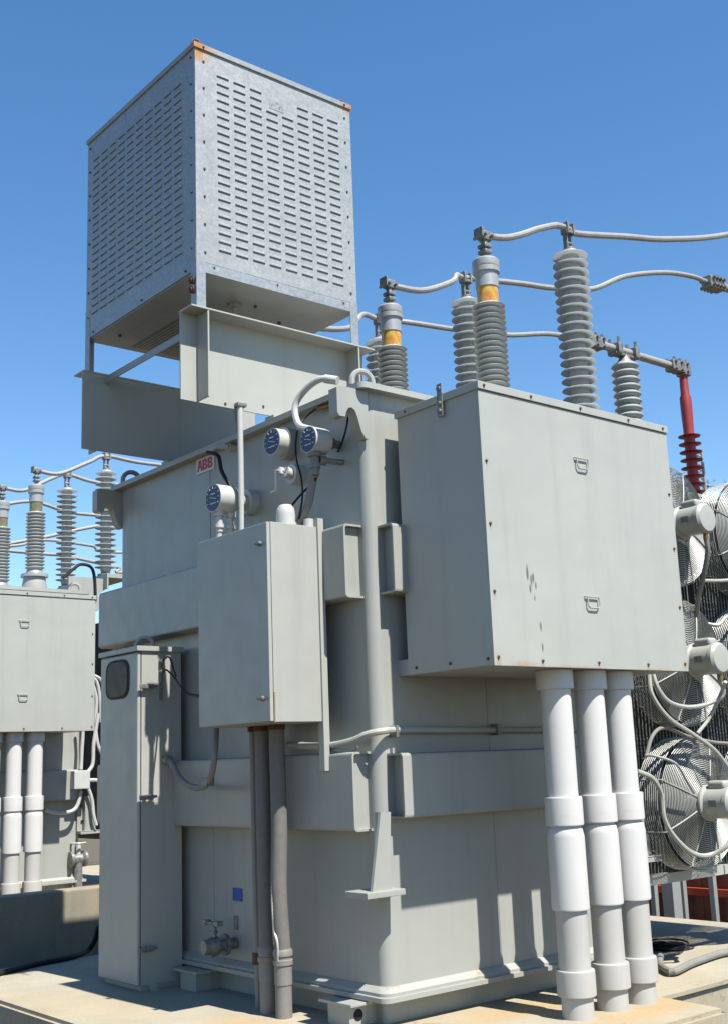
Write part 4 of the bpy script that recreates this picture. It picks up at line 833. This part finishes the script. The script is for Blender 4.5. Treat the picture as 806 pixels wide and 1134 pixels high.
# ------------------------------------------------------------------ loose things on the pad
a = [K(0, 1078, 'z', .018), K(40, 1068, 'z', .018), K(80, 1060, 'z', .018), K(98, 1052, 'z', .02), K(106, 1040, 'x', 4.35), K(110, 1026, 'x', 4.33), K(116, 1022, 'x', 4.30)]
tag(part(MB().tube([a[0]+(a[0]-a[1])*3]+a, .02, 8), 'black_cable', blackp), 'black cable lying along the pad edge and rising behind the tall cabinet', 'cable')
a = [K(733, 1071, 'z', .03), K(745, 1076, 'z', .03), K(765, 1067, 'z', .03), K(790, 1058, 'z', .03), K(806, 1054, 'z', .03), K(850, 1045, 'z', .03)]
hz = [K(731, 1058, 'z', .03), K(730, 1066, 'z', .03)]
tag(part(MB().tube(hz+a, .022, 10), 'grey_hose', greypipe), 'grey hose lying on the pad right of the white conduits', 'hose')
c = K(737, 1050, 'z', .0); mb = MB()
for k in range(7):
    rr = .09+.016*k+random.uniform(-.006, .006); mb.torus((c.x+random.uniform(-.02, .02), c.y+random.uniform(-.02, .02), .009+.010*(k % 3)), (random.uniform(-.05, .05), random.uniform(-.05, .05), 1), rr, .0075, 40, 6)
tag(part(mb, 'cable_coil', blackp), 'small coil of dark cable on the pad behind the white conduits', 'cable')

# ------------------------------------------------------------------ low barrier and tree beyond the radiators
fx = 10.6
t = thing('low_barrier', (fx, 8, GZ), 'low brown board barrier with pale posts and an orange red rail, under the radiators', 'fence')
for k in range(40):
    y = 4.0+k*.19; part(MB().box((fx+.10, y, GZ), (fx+.125, y+.18, .10+random.uniform(-.006, .006)), .003, 1), 'board', brown, t)
for k in range(21):
    y = 4.05+k*.37; part(MB().box((fx-.03, y, GZ), (fx+.03, y+.06, .11), .004), 'post', steel_plain, t)
for z in (-.13,): part(MB().box((fx+.031, 4.0, z), (fx+.075, 11.8, z+.075), .004), 'rail', orange, t)

def tree(base, h, rad, label, seed):
    rg = random.Random(seed); b = Vector(base); t = thing('bushy_tree', b, label, 'tree', 'trees beyond the yard')
    tips = []; mb = MB(); mb.lathe(b, (0, 0, 1), [(.22, 0), (.16, h*.2), (.12, h*.45), (.05, h*.8)], 10)
    for k in range(9):
        a = rg.uniform(0, 6.28); s = b+Vector((0, 0, h*rg.uniform(.25, .6))); e = s+Vector((math.cos(a)*rad*.7, math.sin(a)*rad*.7, h*rg.uniform(.1, .3))); mb.tube([s, s.lerp(e, .5)+Vector((0, 0, .2)), e], .05, 6, 3); tips.append(e)
    part(mb, 'trunk', bark, t)
    vs_, fs = [], []
    cl_ = [(b+Vector((rg.gauss(0, rad*.45), rg.gauss(0, rad*.45), h*rg.uniform(.35, .98)))) for _ in range(40)]+tips
    for c in cl_:
        cr = rg.uniform(.35, .7)*rad*.45
        for _ in range(130):
            d = Vector((rg.gauss(0, 1), rg.gauss(0, 1), rg.gauss(0, .8))); p = c+d.normalized()*cr*rg.uniform(.4, 1)
            u = Vector((rg.gauss(0, 1), rg.gauss(0, 1), rg.gauss(0, 1))).normalized(); v = u.orthogonal().normalized(); s = rg.uniform(.05, .11); i = len(vs_)
            vs_ += [p-u*s, p+v*s*.5, p+u*s, p-v*s*.5]; fs.append((i, i+1, i+2, i+3))
    me = bpy.data.meshes.new('crown'); me.from_pydata([tuple(v-b) for v in vs_], [], fs); me.materials.append(leafm)
    o = bpy.data.objects.new('crown', me); o.parent = t; COL.objects.link(o)
p = K(781, 536, 'y', 22.0); tree((p.x, p.y, GZ), p.z-GZ+.1, 2.6, 'dark tree top peeping over the radiators between the fans', 3)
